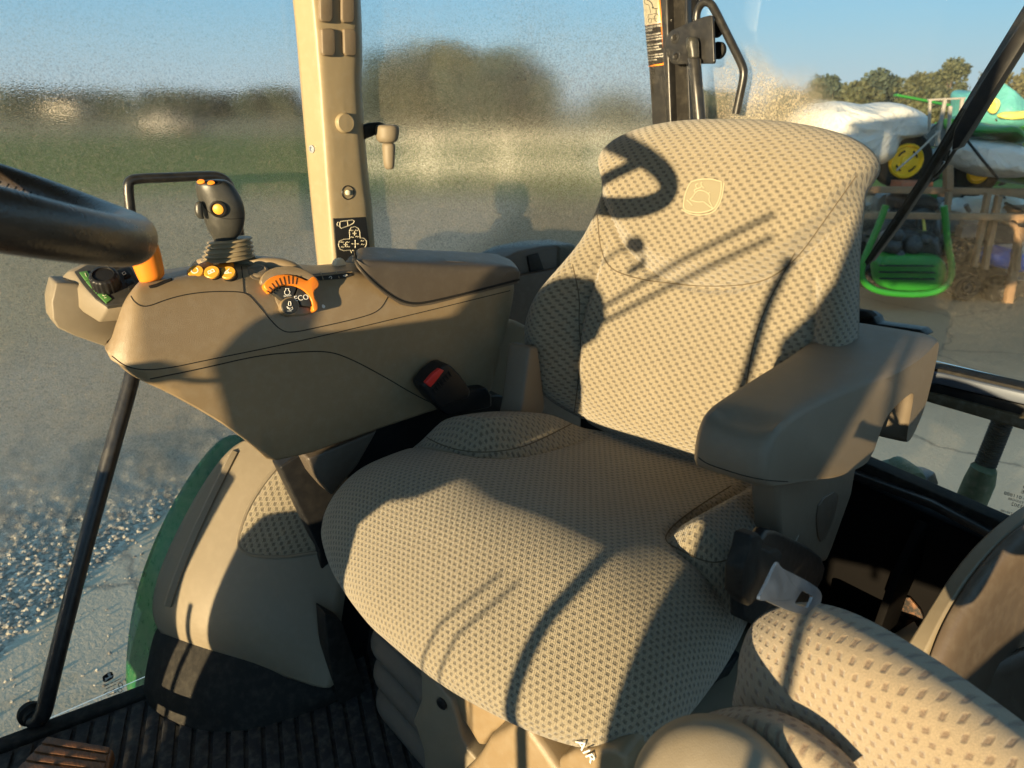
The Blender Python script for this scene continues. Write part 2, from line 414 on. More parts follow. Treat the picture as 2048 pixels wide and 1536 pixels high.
F.append(tuple(range((NR+8)*NT_,(NR+9)*NT_)))
backrest=mesh_obj('backrest',V,F,M['fabric'],seat,uv=UV)
# ---- cushion
belt=[(-.15,.02,.50),(-.25,-.035,.505),(-.335,-.12,.51),(-.385,-.23,.485),(-.410,-.32,.465),(-.418,-.395,.445),(-.385,-.462,.43),(-.30,-.512,.42),(-.19,-.550,.42),(-.12,-.563,.42),(-.02,-.574,.42),(.07,-.570,.42),(.15,-.556,.42),(.215,-.528,.42),(.25,-.485,.42),(.262,-.41,.42),(.264,-.31,.43),(.256,-.20,.45),(.262,-.12,.468),(.256,-.05,.483),(.20,.0,.495),(.12,.03,.50),(0,.04,.50)]
NB=320; NRc=110
BL=resample(catmull(belt,8),NB); c0=np.array([-.03,-.27])
def sdist(p,path):
    best=9;
    for i in range(len(path)-1):
        a=path[i];b=path[i+1]; ab=b-a; t=min(1,max(0,(p-a)@ab/(ab@ab))); q=a+ab*t; d=np.linalg.norm(p-q)
        if d<best: best=d; s=np.sign(ab[0]*(p-a)[1]-ab[1]*(p-a)[0])
    return best*s
LS=[np.array(p) for p in [(-.46,-.235),(-.34,-.272),(-.275,-.272),(-.221,-.260),(-.191,-.231),(-.172,-.19),(-.163,-.126),(-.158,-.053),(-.155,.05)]]
RS=[np.array(p) for p in [(.155,.05),(.152,-.084),(.141,-.17),(.135,-.235),(.142,-.275),(.163,-.294),(.217,-.303),(.33,-.31)]]
def cush_h(x,y):
    q_=y+.455; h=.560-(.150*q_*q_/(q_+.05) if q_>0 else 0)
    dl=sdist(np.array([x,y]),LS) if x<.0 else -.3
    dr=sdist(np.array([x,y]),RS) if x>.0 else -.3
    h-=.012*math.exp(-((x)/.13)**2)*math.exp(-((y+.17)/.16)**2)
    h+=.058*sstep(dl,.0,.06); h-=.009*math.exp(-(dl/.007)**2)
    h+=.042*sstep(dr,.0,.045); h-=.009*math.exp(-(dr/.007)**2)
    h-=.030*sstep(-y,.36,.60)
    h+=.0014*math.sin(x*31+4*y)*math.sin(y*24)
    return h
V=[];UV=[]
for i in range(NRc+1):
    r=i/NRc
    for k in range(NB):
        q=BL[k,:2]; d=q-c0; p=c0+d*r; n2=d/np.linalg.norm(d)
        front=sstep(-n2[1],.0,.9)
        e=max(0.,1-r**(5.0-2.0*front))**(.62)
        zb=BL[k,2]; zt=cush_h(*p); z=zb+(zt-zb)*e; drop=(zt-z)
        V.append((p[0],p[1],z)); UV.append((p[0]+n2[0]*drop*.85,p[1]+n2[1]*drop*.85))
for j in range(1,7):
    t=j/6; r=1-.16*t*t
    for k in range(NB):
        q=BL[k,:2]; d=q-c0; p=c0+d*r; n2=d/np.linalg.norm(d); zz=BL[k,2]-.045*math.sin(t*PI/2)
        V.append((p[0],p[1],zz)); UV.append((p[0]+n2[0]*(.1+.06*t),p[1]+n2[1]*(.1+.06*t)))
F=[]
for i in range(NRc+6):
    for k in range(NB): F.append((i*NB+k,i*NB+(k+1)%NB,(i+1)*NB+(k+1)%NB,(i+1)*NB+k))
F.append(tuple(range((NRc+6)*NB,(NRc+7)*NB)))
cushion=mesh_obj('cushion',V,F,M['fabric_cushion'],seat,uv=UV)
Tb=bvh(backrest); Tc=bvh(cushion)
groove_later=[]
def inlay(name,trees,px,mat,parent,fr,lift=.001,rings=6,rnd=2,n=48,flat=0,usefab=False):
    P=smooth_poly([(a,b) for a,b in px],rnd) if rnd else [np.array(p,float) for p in px]
    P=resample(P,n); c=P.mean(0); V=[];nn=None
    fr_s=[1.0,1.0,.97]+[.97*(1-k/rings) for k in range(1,rings)]+[0.02]
    for i,s in enumerate(fr_s):
        lf=(-.0015 if i==0 else (lift*.6 if i==1 else lift))
        for p in P:
            q=c+(p-c)*s; h=cast(trees,q[0],q[1])
            if h is None: V.append(V[-1].copy() if V else np.zeros(3)); continue
            nrm=np.array(h[1]); 
            if nrm@ray(q[0],q[1])>0: nrm=-nrm
            if nn is None: nn=nrm
            V.append(fr.L(np.array(h[0])+nrm*lf))
    m=len(P); F=[]
    for i in range(len(fr_s)-1):
        for k in range(m): F.append((i*m+k,i*m+(k+1)%m,(i+1)*m+(k+1)%m,(i+1)*m+k))
    F.append(tuple(range((len(fr_s)-1)*m,len(fr_s)*m)))
    V=np.array(V); t1=np.cross([0,0,1.],nn); t1/=np.linalg.norm(t1)
    UV=[(v@ (fr.L(fr.o+t1)), v[2]) for v in V]
    return mesh_obj(name,V,F,mat,parent,uv=UV)
# emblem: leaping deer outline inside a curved shield
emb=inlay('emblem',Tb,[(1382,364),(1398,359),(1420,358),(1438,362),(1447,366),(1444,390),(1438,412),(1426,422),(1400,428),(1378,425),(1364,418),(1366,400),(1372,380)],M['logo'],seat,FS,.0012,rnd=1)
Te=bvh(emb)
edge=[(1382,364),(1398,359),(1420,358),(1438,362),(1444,365),(1441,392),(1433,412),(1424,420),(1400,426),(1378,423),(1367,418),(1368,400),(1373,380),(1382,364)]
groove('emblem_border',[Te,Tb],edge,M['logo_edge'],emb,FS,.0010,2,.0006)
groove('emblem_border',[Te,Tb],[(1363,419),(1380,428),(1402,431),(1424,426),(1433,418),(1441,404),(1446,385),(1448,366)],M['logo_edge'],emb,FS,.0010,2,.0006)
# strokes of the leaping deer
for s in ([(1386,394),(1391,385),(1398,380),(1409,382),(1417,387),(1420,392),(1418,400),(1421,406),(1427,418)],
          [(1380,399),(1390,403),(1400,404),(1408,403),(1416,410),(1427,418)],
          [(1374,400),(1380,405),(1385,411)],[(1386,394),(1380,399)],
          [(1391,385),(1388,381),(1394,377),(1400,376),(1404,372),(1402,366),(1405,364)],[(1394,377),(1391,370),(1396,367)],[(1404,372),(1408,376)],[(1417,387),(1420,385)]):
    groove('emblem_deer',[Te,Tb],s,M['logo_edge'],emb,FS,.0009,1,.0008)
M['thread']=plastic('seam thread',(.10,.075,.045),.8,900,.0003,.1)
for l in ([(1145,529),(1160,596),(1157,645),(1163,701),(1157,757),(1147,838)],[(1590,505),(1545,586),(1514,657),(1500,720),(1490,790)],[(1195,430),(1200,500),(1220,538),(1260,553),(1300,562),(1350,568),(1400,572),(1460,572),(1520,565),(1560,545),(1600,510),(1650,440),(1712,352)]):
    groove('seam',Tb,l,M['thread'],backrest,FS,.0011,3,.0)
for l in ([(806,838),(850,875),(900,897),(950,905),(1000,903),(1050,893),(1100,870),(1148,845)],[(1462,972),(1400,1010),(1345,1050),(1326,1080),(1350,1095),(1420,1130),(1470,1115)]):
    groove('seam',Tc,l,M['thread'],cushion,FS,.0011,3,.0)
# ---- left armrest pad (profile in the seat's side plane, extruded across)
prof=[(-.325,.674),(-.332,.70),(-.325,.728),(-.300,.742),(-.22,.743),(-.05,.742),(.06,.745),(.17,.746),(.212,.739),(.232,.716),(.232,.655),(.216,.612),(.17,.590),(.125,.586),(.103,.600),(.094,.668),(.078,.686),(.02,.682),(-.012,.662),(-.032,.615),(-.052,.602),(-.12,.606),(-.2,.630),(-.28,.655)]
def armrest():
    P=resample(catmull([np.array(p) for p in prof],5),120); n=len(P); c=P.mean(0); V=[];UV=[]
    # cross stations from inner x to outer x, with rounded shoulders
    st=[(0,.955),(.002,.975),(.006,.99),(.013,.998),(.03,1),(.05,1),(.07,1),(.085,.999),(.094,.992),(.099,.982),(.102,.965)]
    for (dx,s) in st:
        for p in P:
            y,z=c+(p-c)*s if False else p
            wid=.90+ .62*sstep(y,-.33,.15)            # wider towards the back
            x0=.188+.012*sstep(y,-.3,.1)
            x=x0+dx*wid
            # shoulder inset
            ins=(1-s)*.30
            d=(c-p); d=d/np.linalg.norm(d); zz=z; yy=y
            yy=y+d[0]*ins; 
            if z>.70: zz=z-ins*.75
            elif z<.62: zz=z+ins*.5
            # soft front scoop of the pad top
            if z>.715: zz-=.010*math.exp(-((y+.30)/.022)**2)*sstep(dx,.012,.03)*(1-sstep(dx,.078,.095)) 
            V.append((x,yy,zz))
    F=[]
    m=len(st)
    for i in range(m-1):
        for k in range(n): F.append((i*n+k,i*n+(k+1)%n,(i+1)*n+(k+1)%n,(i+1)*n+k))
    F+= [tuple(range(n-1,-1,-1)),tuple(range((m-1)*n,m*n))]
    return mesh_obj('armrest',V,F,M['grey_plastic'],seat)
arm=armrest(); Ta=bvh(arm)
groove('armrest_seam',Ta,[(1397,915),(1412,927),(1450,940),(1500,955),(1545,962),(1575,963)],M['gap'],arm,FS,.0007)
# bracket carrying the armrest
prism('armrest_bracket',[FS.X(x,y,.25) for x,y in [(1540,955),(1700,925),(1690,985),(1668,1045),(1650,1095),(1639,1120),(1600,1130),(1546,1070),(1541,1010)]],0,.222,.262,M['grey_plastic'],seat,bevel=.008,bseg=3)
prism('bracket_recess',[FS.X(x,y,.262) for x,y in [(1636,1000),(1676,978),(1670,1020),(1650,1075),(1636,1085),(1630,1040)]],0,.258,.2645,M['shell'],seat,bevel=.001,round_=1)
# seat pan, side pods and black stand parts beneath
prism('seat_pan',[np.array(p) for p in [(-.24,-.50,0),(.2,-.51,0),(.22,-.1,0),(.2,.04,0),(-.2,.04,0),(-.27,-.2,0)]],2,.33,.415,M['black'],seat,bevel=.01)
prism('back_shell',[np.array(p) for p in [(-.21,.03,0),(.21,.03,0),(.2,.14,0),(-.2,.14,0)]],2,.30,.62,M['black'],seat,bevel=.02)
# belt retractor, webbing and tongue on the left side of the seat
ret=prism('belt_retractor',[FS.X(x,y,.275) for x,y in [(1526,1057),(1543,1058),(1608,1090),(1636,1112),(1643,1130),(1637,1157),(1605,1212),(1577,1240),(1545,1262),(1518,1254),(1475,1235),(1474,1180),(1495,1100)]],0,.264,.282,M['black'],seat,bevel=.006,bseg=4)
web=prism('belt_boot',[FS.X(x,y,.315) for x,y in [(1498,1070),(1512,1065),(1524,1077),(1519,1094),(1536,1101),(1555,1098),(1561,1106),(1557,1122),(1535,1165),(1514,1198),(1493,1211),(1477,1190),(1479,1137),(1492,1098)]],0,.300,.318,M['rubber'],seat,bevel=.003)
def tongue():
    pl=((1,-.25,.35),.0)
    n=np.array(pl[0]); n=n/np.linalg.norm(n)
    anchor=FS.X(1560,1160,.365); c=n@anchor
    out=smooth_poly([(1552,1121),(1557,1134),(1590,1150),(1625,1169),(1638,1181),(1642,1194),(1636,1212),(1628,1230),(1606,1229),(1577,1222),(1545,1208),(1527,1199),(1512,1202),(1533,1163)],1)
    inn=smooth_poly([(1602,1179),(1613,1186),(1624,1192),(1618,1206),(1612,1217),(1598,1211),(1585,1207),(1594,1192)],1)
    co=resample(out,60); inn=np.array(inn); cen=inn.mean(0); ci=[]
    for q in co:
        d=q-cen; best=None
        for i in range(len(inn)):
            p0=inn[i]; e=inn[(i+1)%len(inn)]-p0; den=d[0]*e[1]-d[1]*e[0]
            if abs(den)<1e-9: continue
            w=p0-cen; t_=(w[0]*e[1]-w[1]*e[0])/den; u_=(w[0]*d[1]-w[1]*d[0])/den
            if t_>0 and -1e-6<=u_<=1+1e-6 and (best is None or t_<best): best=t_
        ci.append(cen+d*min(best or .3,.97))
    V=[FS.hit(x,y,tuple(n),c) for x,y in co]+[FS.hit(x,y,tuple(n),c) for x,y in ci]; F=[(i,(i+1)%60,60+(i+1)%60,60+i) for i in range(60)]
    return mesh_obj('belt_tongue',V,F,M['steel'],seat,solid=.0028,smooth=False)
tongue()
# webbing behind backrest, side frame seen between console and backrest
prism('side_strut',[FS.X(x,y,-.27) for x,y in [(1028,800),(1042,690),(1060,690),(1075,810),(1060,845),(1020,840)]],0,-.30,-.25,M['grey_plastic'],seat,bevel=.006)
# front plastics below the cushion
yf=-.505
def fp(l,y=yf): return [FS.Y(a,b,y) for a,b in l]
prism('side_cover',fp([(840,1322),(858,1345),(880,1375),(903,1404),(914,1440),(922,1475),(935,1500),(962,1530),(990,1560),(850,1560),(846,1500),(832,1455),(825,1445),(842,1400)],-.515),1,-.515,-.47,M['trim'],seat,bevel=.004)
lathe('screw',FS.Y(884,1407,-.516),(0,-1,0),[(.0,-.002),(.009,-.002),(.009,.002),(.006,.004),(.0,.004)],M['black'],seat,n=20)
prism('front_cover',fp([(852,1325),(1000,1380),(1050,1420),(1034,1438),(1010,1450),(986,1465),(972,1488),(962,1489),(940,1452),(903,1404),(870,1355)],-.50),1,-.505,-.44,M['tan'],seat,bevel=.007)
prism('step_cover',fp([(986,1466),(1034,1440),(1060,1436),(1130,1536),(1160,1580),(890,1580),(940,1530),(966,1500)],-.535),1,-.545,-.44,M['tan'],seat,bevel=.010)
lb=prism('lever_block',fp([(1129,1503),(1160,1487),(1235,1482),(1256,1488),(1264,1502),(1266,1522),(1262,1570),(1150,1570),(1130,1530)],-.53),1,-.545,-.44,M['tan'],seat,bevel=.007)
prism('black_frame',fp([(900,1390),(1000,1380),(1260,1440),(1300,1490),(1290,1560),(900,1580)],-.45),1,-.46,-.40,M['black'],seat,bevel=.004)
o=FS.Y(1172,1502,-.548)
text('lettering','AIR',M['white'],lb,basis(o,(.75,0,-.65),(.65,0,.75)),.019,.0008)
# height lever and slide handle at the left side of the base
prism('slide_lever',[FS.X(x,y,.24) for x,y in [(1380,1385),(1420,1345),(1470,1300),(1488,1290),(1492,1308),(1480,1322),(1450,1345),(1430,1352),(1418,1360),(1400,1378)]],0,.20,.25,M['black'],seat,bevel=.004)
prism('height_lever',[FS.X(x,y,.22) for x,y in [(1378,1388),(1404,1368),(1438,1358),(1447,1364),(1436,1374),(1400,1392),(1384,1398)]],0,.19,.235,M['black'],seat,bevel=.002)
# bellows
def bellows():
    rings=[];x0,x1,y0,y1=-.295,.24,.475,.90; cx,cy=(x0+x1)/2,(y0+y1)/2
    nz=90
    for i in range(nz):
        z=.0+.34*i/(nz-1); ph=(i/(nz-1))*5.0
        b=abs(math.sin(PI*ph))**.55; off=-.030+.034*b
        hx,hy=(x1-x0)/2+off,(y1-y0)/2+off; rr=.07; pts=[]
        for q,(sx,sy) in enumerate(((1,1),(-1,1),(-1,-1),(1,-1))):
            for k in range(9):
                t=PI/2*(q+k/8); pts.append(FS.L(np.array([cx+sx*(hx-rr)+rr*math.cos(t),cy+sy*(hy-rr)+rr*math.sin(t),z])))
        rings.append(pts)
    return ringloft('suspension_bellows',rings,M['bellows'],seat)
bellows()
# ================================================================== ARMREST CONSOLE
XC=-.33
con=empty('armrest_console',F0,'tan plastic control console with brown lid beside the right of the seat','console',loc=(-.40,.5,.5))
FC=Frame((-.40,.5,.5),0)
def cx_(l,x=XC): return [FC.X(a,b,x+.40) for a,b in l]
cs=[]
for (px,py,zt,ins) in [(221,706,.800,.035),(228,722,.828,.034),(250,732,.843,.038),(290,739,.852,.038),(350,732,.853,.038),(430,718,.853,.038),(500,704,.851,.038),(560,692,.842,.042),(640,673,.828,.044),(720,655,.824,.034),(800,636,.808,.022),(900,611,.795,.010),(1000,587,.785,.006),(1036,579,.775,.006)]:
    q=F0.X(px,py,XC); cs.append((q[1],q[2],zt,ins))
cs=np.array(cs)
bot=np.array([F0.X(px,py,XC)[1:] for px,py in [(221,708),(230,738),(246,754),(262,764),(330,794),(400,832),(450,862),(505,902),(528,926),(545,933),(620,916),(760,866),(900,819),(975,799)]])
yr0=F0.X(985,786,XC); yr1=F0.X(1036,580,XC)
bot=np.vstack([bot,yr0[1:],yr1[1:]+np.array([0,-.006])])
ys=list(cs[0,0]+(np.linspace(0,1,18)**2)*.045)+list(np.linspace(cs[0,0]+.05,yr0[1]-.004,40))+list(np.linspace(yr0[1],yr1[1],10))
rings=[]
for y in ys:
    zs,zt,ins=[np.interp(y,cs[:,0],cs[:,k]) for k in (1,2,3)]
    zb=np.interp(y,bot[:,0],bot[:,1]); zb=min(zb,zs-.004)
    f=min(1,(y-ys[0])/.045); nose=1-math.sqrt(max(0,1-(1-f)**2)); back=.034*nose
    fe=min(1,max(0,(yr1[1]-y)/.03)); back+=.012*(1-math.sqrt(max(0,1-(1-fe)**2)))
    zt2=zs+(zt-zs)*(1-.62*nose)
    xi=XC-back; xo=XC-.130+back*1.2; bi=xi-.0; lo=zs-zb
    sec=[]
    sec+= [(xo+.012,zb+.004),(xi-.030,zb),(xi-.016,zb+.0012),(xi-.009,zb+.0045),(xi-.0055,zb+.010)]
    sec+= [(xi-.004,zb+lo*.35+.004),(xi-.002,zb+lo*.7),(xi-.0002,zs-.004),(xi,zs)]
    h=zt2-zs
    sec+= [(xi-ins*.08,zs+h*.22),(xi-ins*.28,zs+h*.47),(xi-ins*.52,zs+h*.70),(xi-ins*.76,zs+h*.875),(xi-ins*.95,zs+h*.955),(xi-ins*1.2,zs+h*.99),(xi-ins*1.6,zt2)]
    sec+= [(xo+.03,zt2+.0005),(xo+.012,zt2-.001),(xo+.004,zt2-.005),(xo,zt2-.014),(xo,zs),(xo+.004,zb+lo*.4)]
    k=.45+.35*nose
    rings.append([FC.L(np.array([a,y+(xi-a)*k,b])) for a,b in sec])
shell=ringloft('body',rings,M['tan'],con)
Tsh=bvh(shell); TB=Tsh; TS=[Tsh]
groove('body_seam',TS,[(224,712),(250,733),(290,741),(345,735),(400,723),(560,691),(760,645),(1033,578)],M['gap'],con,FC,.0008)
groove('side_ridge',TS,[(300,758),(400,738),(520,710),(600,704),(650,702),(690,712),(760,748),(830,790),(868,808)],M['gap'],con,FC,.0009)
groove('panel_seam',TS,[(262,592),(268,603),(282,613),(300,612),(330,600),(370,589),(419,583),(473,583),(495,587),(512,605),(542,641),(562,661),(583,666),(640,654),(720,636),(760,622),(778,590)],M['gap'],con,FC,.0008)
groove('panel_seam',TS,[(488,586),(486,560),(483,533)],M['gap'],con,FC,.0008)
# lid
lidp=[(711,513),(717,526),(738,549),(768,575),(800,596),(825,601),(860,597),(1036,554),(1042,546),(1037,535),(1015,531),(940,530),(860,527),(780,522),(730,516)]
P=smooth_poly(cx_(lidp,XC+.004),1)
A=[];n=len(P); cen=sum(P)/n
rings=[]
for (x,s) in [(XC+.006-.006,.965),(XC+.006-.001,.985),(XC+.006,1.0)]: pass
def lid():
    tp=np.array([F0.X(x,y,XC+.003)[1:] for x,y in [(712,519),(722,521),(800,525),(940,530),(1040,535)]])
    bt=np.array([F0.X(x,y,XC+.003)[1:] for x,y in [(712,521),(720,530),(738,549),(768,575),(800,596),(825,601),(860,597),(1042,553)]])
    y0,y1=tp[0,0],tp[-1,0]; xn,xf=XC+.004,XC-.128
    raw=[(xn,y0+.012),(xn,y0+.05),(xn,(y0+y1)/2),(xn,y1-.03),(xn,y1-.004),(xn-.012,y1+.008),(xn-.07,y1+.042),(xf+.02,y1+.052),(xf,y1+.04),(xf,(y0+y1)/2+.05),(xf,y0+.12),(xf+.004,y0+.075),(xf+.03,y0+.050),(xn-.05,y0+.024),(xn-.010,y0+.002)]
    FPt=resample(catmull([np.array(p) for p in raw],8),140); c=FPt.mean(0)
    def ring(ins,fz):
        out=[]
        for p in FPt:
            d=c-p; L=np.linalg.norm(d); q=p+d/L*ins if ins<.03 else p+d*ins
            yy=q[1]-(xn-q[0])*.42
            zt=np.interp(yy,tp[:,0],tp[:,1]); zb=np.interp(yy,bt[:,0],bt[:,1])
            out.append(FC.L(np.array([q[0],q[1],zb+(zt-zb)*fz[0]+fz[1]])))
        return out
    return ringloft('lid',[ring(.003,(0,-.012)),ring(.0005,(0,.001)),ring(0,(.25,0)),ring(0,(.6,0)),ring(.001,(1,-.010)),ring(.0035,(1,-.0045)),ring(.008,(1,-.001)),ring(.016,(1,.0008)),ring(.25,(1,.0025)),ring(.6,(1,.004)),ring(.95,(1,.0045))],M['tan_dark'],con)
LD=lid(); TL=bvh(LD)
groove('lid_gap',[TL,Tsh,TB],[(708,514),(716,530),(738,556),(768,582),(800,602),(828,608),(862,603),(950,582),(1038,559)],M['gap'],con,FC,.0022,2)
# joystick hump, boot and joystick
def loft_px(name,rows,xv,ratio,mat,parent,fr,n=24,sub=1,axis='X',cap=True):
    rings=[]
    for (xl,xr,y) in rows:
        if isinstance(y,tuple): yl,yr=y
        else: yl=yr=y
        h=F0.X if axis=='X' else F0.D
        a=h(xl,yl,xv); b=h(xr,yr,xv)
        if axis=='X':       # keep lateral width true: measure at the centre's depth
            c=h((xl+xr)/2,(yl+yr)/2,xv); d=(c-CAM)@fw
            a=F0.D(xl,yl,d); b=F0.D(xr,yr,d)
        c=(a+b)/2; u=(b-a)/2; hw=np.linalg.norm(u); v=hd*hw*ratio
        rings.append([fr.L(c+u*math.cos(t)+v*math.sin(t)) for t in np.linspace(0,2*PI,n,endpoint=False)])
    return ringloft(name,rings,mat,parent,sub=sub)
XJ=-.435
loft_px('joystick_base',[(368,618,552),(376,608,538),(384,594,526),(394,570,517),(415,535,513)],XJ,.24,M['tan'],con,FC,sub=2)
jo=empty('joystick',FC); jo.parent=con; jo.location=(0,0,0); jo.rotation_euler=(0,0,0)
bt=[]
for i in range(30):
    t=i/29; y=518-38*t; w=(50-10*t)+3.4*math.sin(t*4.5*2*PI); cx=456+4*t
    bt.append((cx-w,cx+w,(y+3-2*t,y-3-2*t)))
loft_px('rubber_boot',bt,XJ,.9,M['pillar'],jo,FC,sub=0)
jb=loft_px('handle',[(424,472,(492,484)),(430,470,(482,478)),(424,482,(472,469)),(416,487,(458,455)),(409,490,(440,436)),(404,489,(422,416)),(399,483,(404,398)),(394,472,(388,378)),(391,462,(374,366)),(392,452,(366,361)),(398,446,(362,359)),(412,434,(360,358))],XJ,.72,M['greydark'],jo,FC,sub=2)
TJ=bvh(jb)
groove('handle_seam',TJ,[(404,405),(412,420),(430,432),(455,439),(487,436)],M['gap'],jo,FC,.0006)
inlay('top_plate',TJ,[(395,366),(410,361),(430,361),(444,365),(436,370),(416,372),(398,370)],M['black'],jo,FC,.001)
inlay('thumb_button',TJ,[(397,366),(402,363),(411,364),(412,367),(406,369),(399,369)],M['orange'],jo,FC,.004,rings=3)
inlay('thumb_button',TJ,[(416,367),(421,364),(429,365),(431,368),(424,371),(417,370)],M['orange'],jo,FC,.004,rings=3)
def disc_on(name,trees,x,y,r,h,mat,parent,fr,ring=None,prof=None,ax=None,n=28):
    hh=cast(trees,x,y)
    if hh is None: return None
    p=np.array(hh[0]); nn=np.array(hh[1]); 
    if nn@ray(x,y)>0: nn=-nn
    if ax is not None: nn=np.array(ax,float)/np.linalg.norm(ax)
    a=fr.L(fr.o+nn)
    return lathe(name,fr.L(p),a,prof or [(0,-.002),(r,-.002),(r,h*.7),(r*.85,h),(0,h)],mat,parent,n=n), p,nn
disc_on('button_bezel',TJ,437,418,.013,.003,M['black'],jo,FC,prof=[(0,-.004),(.0125,-.004),(.0125,.002),(.0105,.0032),(.0088,.001),(0,.001)])
disc_on('side_button',TJ,437,418,.0078,.0032,M['amber'],jo,FC)
loft_px('thumb_roller',[(394,402,402),(389,404,407),(389,405,418),(390,406,428),(396,408,436),(400,409,438)],XJ+.004,.8,M['greydark'],jo,FC,sub=2)
# amber lettered buttons
for (x,y,s) in [(393,547,'C'),(425,548,'B'),(457,549,'A')]:
    r=disc_on('letter_button',Tsh,x,y,.0112,.004,M['amber'],con,FC,prof=[(0,-.012),(.0112,-.012),(.0112,.0050),(.0102,.006),(0,.006)],ax=(.55,-.3,.75))
    if r:
        o,p,nn=r; q=FC.L(p+nn*.0062); 
        # the letters face the rear of the tractor: their tops point right in the picture
        xax=np.cross(nn,[-.9,.43,0]); 
        yv=np.array([0,-1.,0]); yv=yv-nn*(yv@nn); text('button_letter',s,M['white'],o,basis(q,np.cross(yv,nn),yv),.015,.0004)
    disc_on('button_well',Tsh,x,y,.0150,.001,M['gap'],con,FC,ax=(.55,-.3,.75),prof=[(0,-.012),(.0128,-.012),(.0128,.0025),(0,.0025)])
for (x,y) in [(411,535),(452,534)]:
    disc_on('rear_button',Tsh,x,y,.012,.003,M['orange'],con,FC,ax=(.35,-.2,.9))
disc_on('round_button',Tsh,514,542,.013,.003,M['blank'],con,FC,prof=[(0,-.002),(.0165,-.002),(.0165,.002),(.013,.003),(.012,.0015),(0,.0018)],ax=(.3,-.1,.95))
inlay('icon_plate',Tsh,[(494,534),(545,531),(552,540),(535,560),(520,562),(500,556)],M['blank'],con,FC,.0008,rnd=1)
# lever slot and orange topped speed lever
inlay('lever_slot',Tsh,[(297,572),(312,568),(330,560),(344,556),(345,561),(330,567),(312,575),(300,577)],M['gap'],con,FC,.0006,rnd=0)
lev=empty('speed_lever',FC); lev.parent=con; lev.location=(0,0,0); lev.rotation_euler=(0,0,0)
XL=-.385
loft_px('lever_shaft',[(308,326,(578,573)),(306,322,(562,558))],XL,1,M['greypin'],lev,FC,sub=0)
loft_px('lever_knob',[(284,318,(566,560)),(281,326,(562,555)),(278,328,(556,548)),(273,326,(545,536)),(266,322,(528,517)),(260,318,(512,500)),(256,314,(498,488)),(262,308,(492,486))],XL,.9,M['orange'],lev,FC,sub=2)
# throttle dial on the inner face
face=[(540,575),(548,567),(565,562),(588,563),(606,570),(622,585),(632,603),(634,618),(612,622),(590,626),(572,620),(556,600)]
dial=empty('throttle_dial',FC); dial.parent=con; dial.location=(0,0,0); dial.rotation_euler=(0,0,0)
hs_=[cast(TS,*q) for q in ((545,590),(600,560),(585,618),(628,600),(575,585))]; nd=np.zeros(3)
for q in hs_:
    v=np.array(q[1]); nd+= v if v@fw<0 else -v
nd/=np.linalg.norm(nd); nd=nd+np.array([.25,-.10,.0]); nd/=np.linalg.norm(nd); cpl=max(nd@np.array(q[0]) for q in hs_)+.006
def onplane(x,y,off=0.0):
    d=ray(x,y); k=((cpl+off)-nd@CAM)/(nd@d); return FC.L(CAM+k*d)
def plate(name,l,off0,off1,mat,parent,bev=.0015,rnd=1):
    P=smooth_poly([onplane(x,y,off1) for x,y in l],rnd) if rnd else [onplane(x,y,off1) for x,y in l]
    n=len(P); B=[p-nd*(off1-off0) for p in P]
    F=[list(range(n)),list(range(2*n-1,n-1,-1))]+[[i,(i+1)%n,n+(i+1)%n,n+i] for i in range(n)]
    return mesh_obj(name,P+B,F,mat,parent,bevel=bev)
plate('dial_bed',[(536,572),(548,562),(570,556),(600,560),(628,578),(640,600),(636,622),(600,634),(566,628),(552,612)],-.03,-.006,M['tan'],dial,.005)
hood=plate('dial_hood',[(520,566),(526,548),(545,535),(575,531),(605,536),(632,552),(640,566),(622,562),(600,552),(575,548),(548,554),(534,570)],-.02,.004,M['tan'],dial,.006)
ring_o=[(526,572),(532,562),(544,553),(562,548),(584,549),(602,555),(612,560),(618,560),(626,552),(632,554),(639,565),(638,574),(628,582),(630,596),(636,606),(637,618),(633,622),(626,622),(625,606),(619,592),(608,580),(592,572),(574,569),(558,572),(546,580),(541,588)]
plate('dial_ring',ring_o,-.012,.006,M['orange'],dial,.002)
for k in range(9):
    t=k/8; a=(533+52*t, 576-20*math.sin(t*1.9)-2*t); x0=535+46*t; 
    import_=0
    ang=R(206+76*t); cxp,cyp=585,605
    p1=(cxp-2+38*math.cos(ang)*1.12,cyp+37*math.sin(ang)); p2=(cxp-2+52*math.cos(ang)*1.08,cyp+54*math.sin(ang))
    V,F=tube_data([onplane(*p1,.0062),onplane(*p2,.0062)],.0006,6); mesh_obj('grip_line',V,F,M['gap'],dial)
def arc(cx,cy,rx,ry,a0,a1,n=10): return [(cx+rx*math.cos(R(a)),cy+ry*math.sin(R(a))) for a in np.linspace(a0,a1,n)]
plate('key_panel',[(546,586),(552,579),(565,573),(580,571),(594,574),(590,583),(586,596),(572,596),(567,600),(560,596),(556,592)],-.01,.004,M['darkkey'],dial,.001,0)
plate('key_panel',[(597,575),(609,582),(618,594),(622,606),(623,613),(612,612),(602,611),(597,600),(589,597),(592,588)],-.01,.004,M['darkkey'],dial,.001,0)
plate('round_key_rim',arc(580,612,19,18.5,0,345,20),-.01,.0045,M['tan'],dial,.001,0)
rk=plate('round_key',arc(580,612,16.5,16,0,345,20),-.01,.0065,M['darkkey'],dial,.001,0)
u1=onplane(620,600)-onplane(600,603); v1=onplane(606,590)-onplane(606,605)
text('key_lettering','ECO',M['white'],dial,basis(onplane(603,596,.0045),u1,v1),.0118,.0003)
text('key_lettering','n/min',M['white'],dial,basis(onplane(575,591,.0045),u1,v1),.0052,.0003)
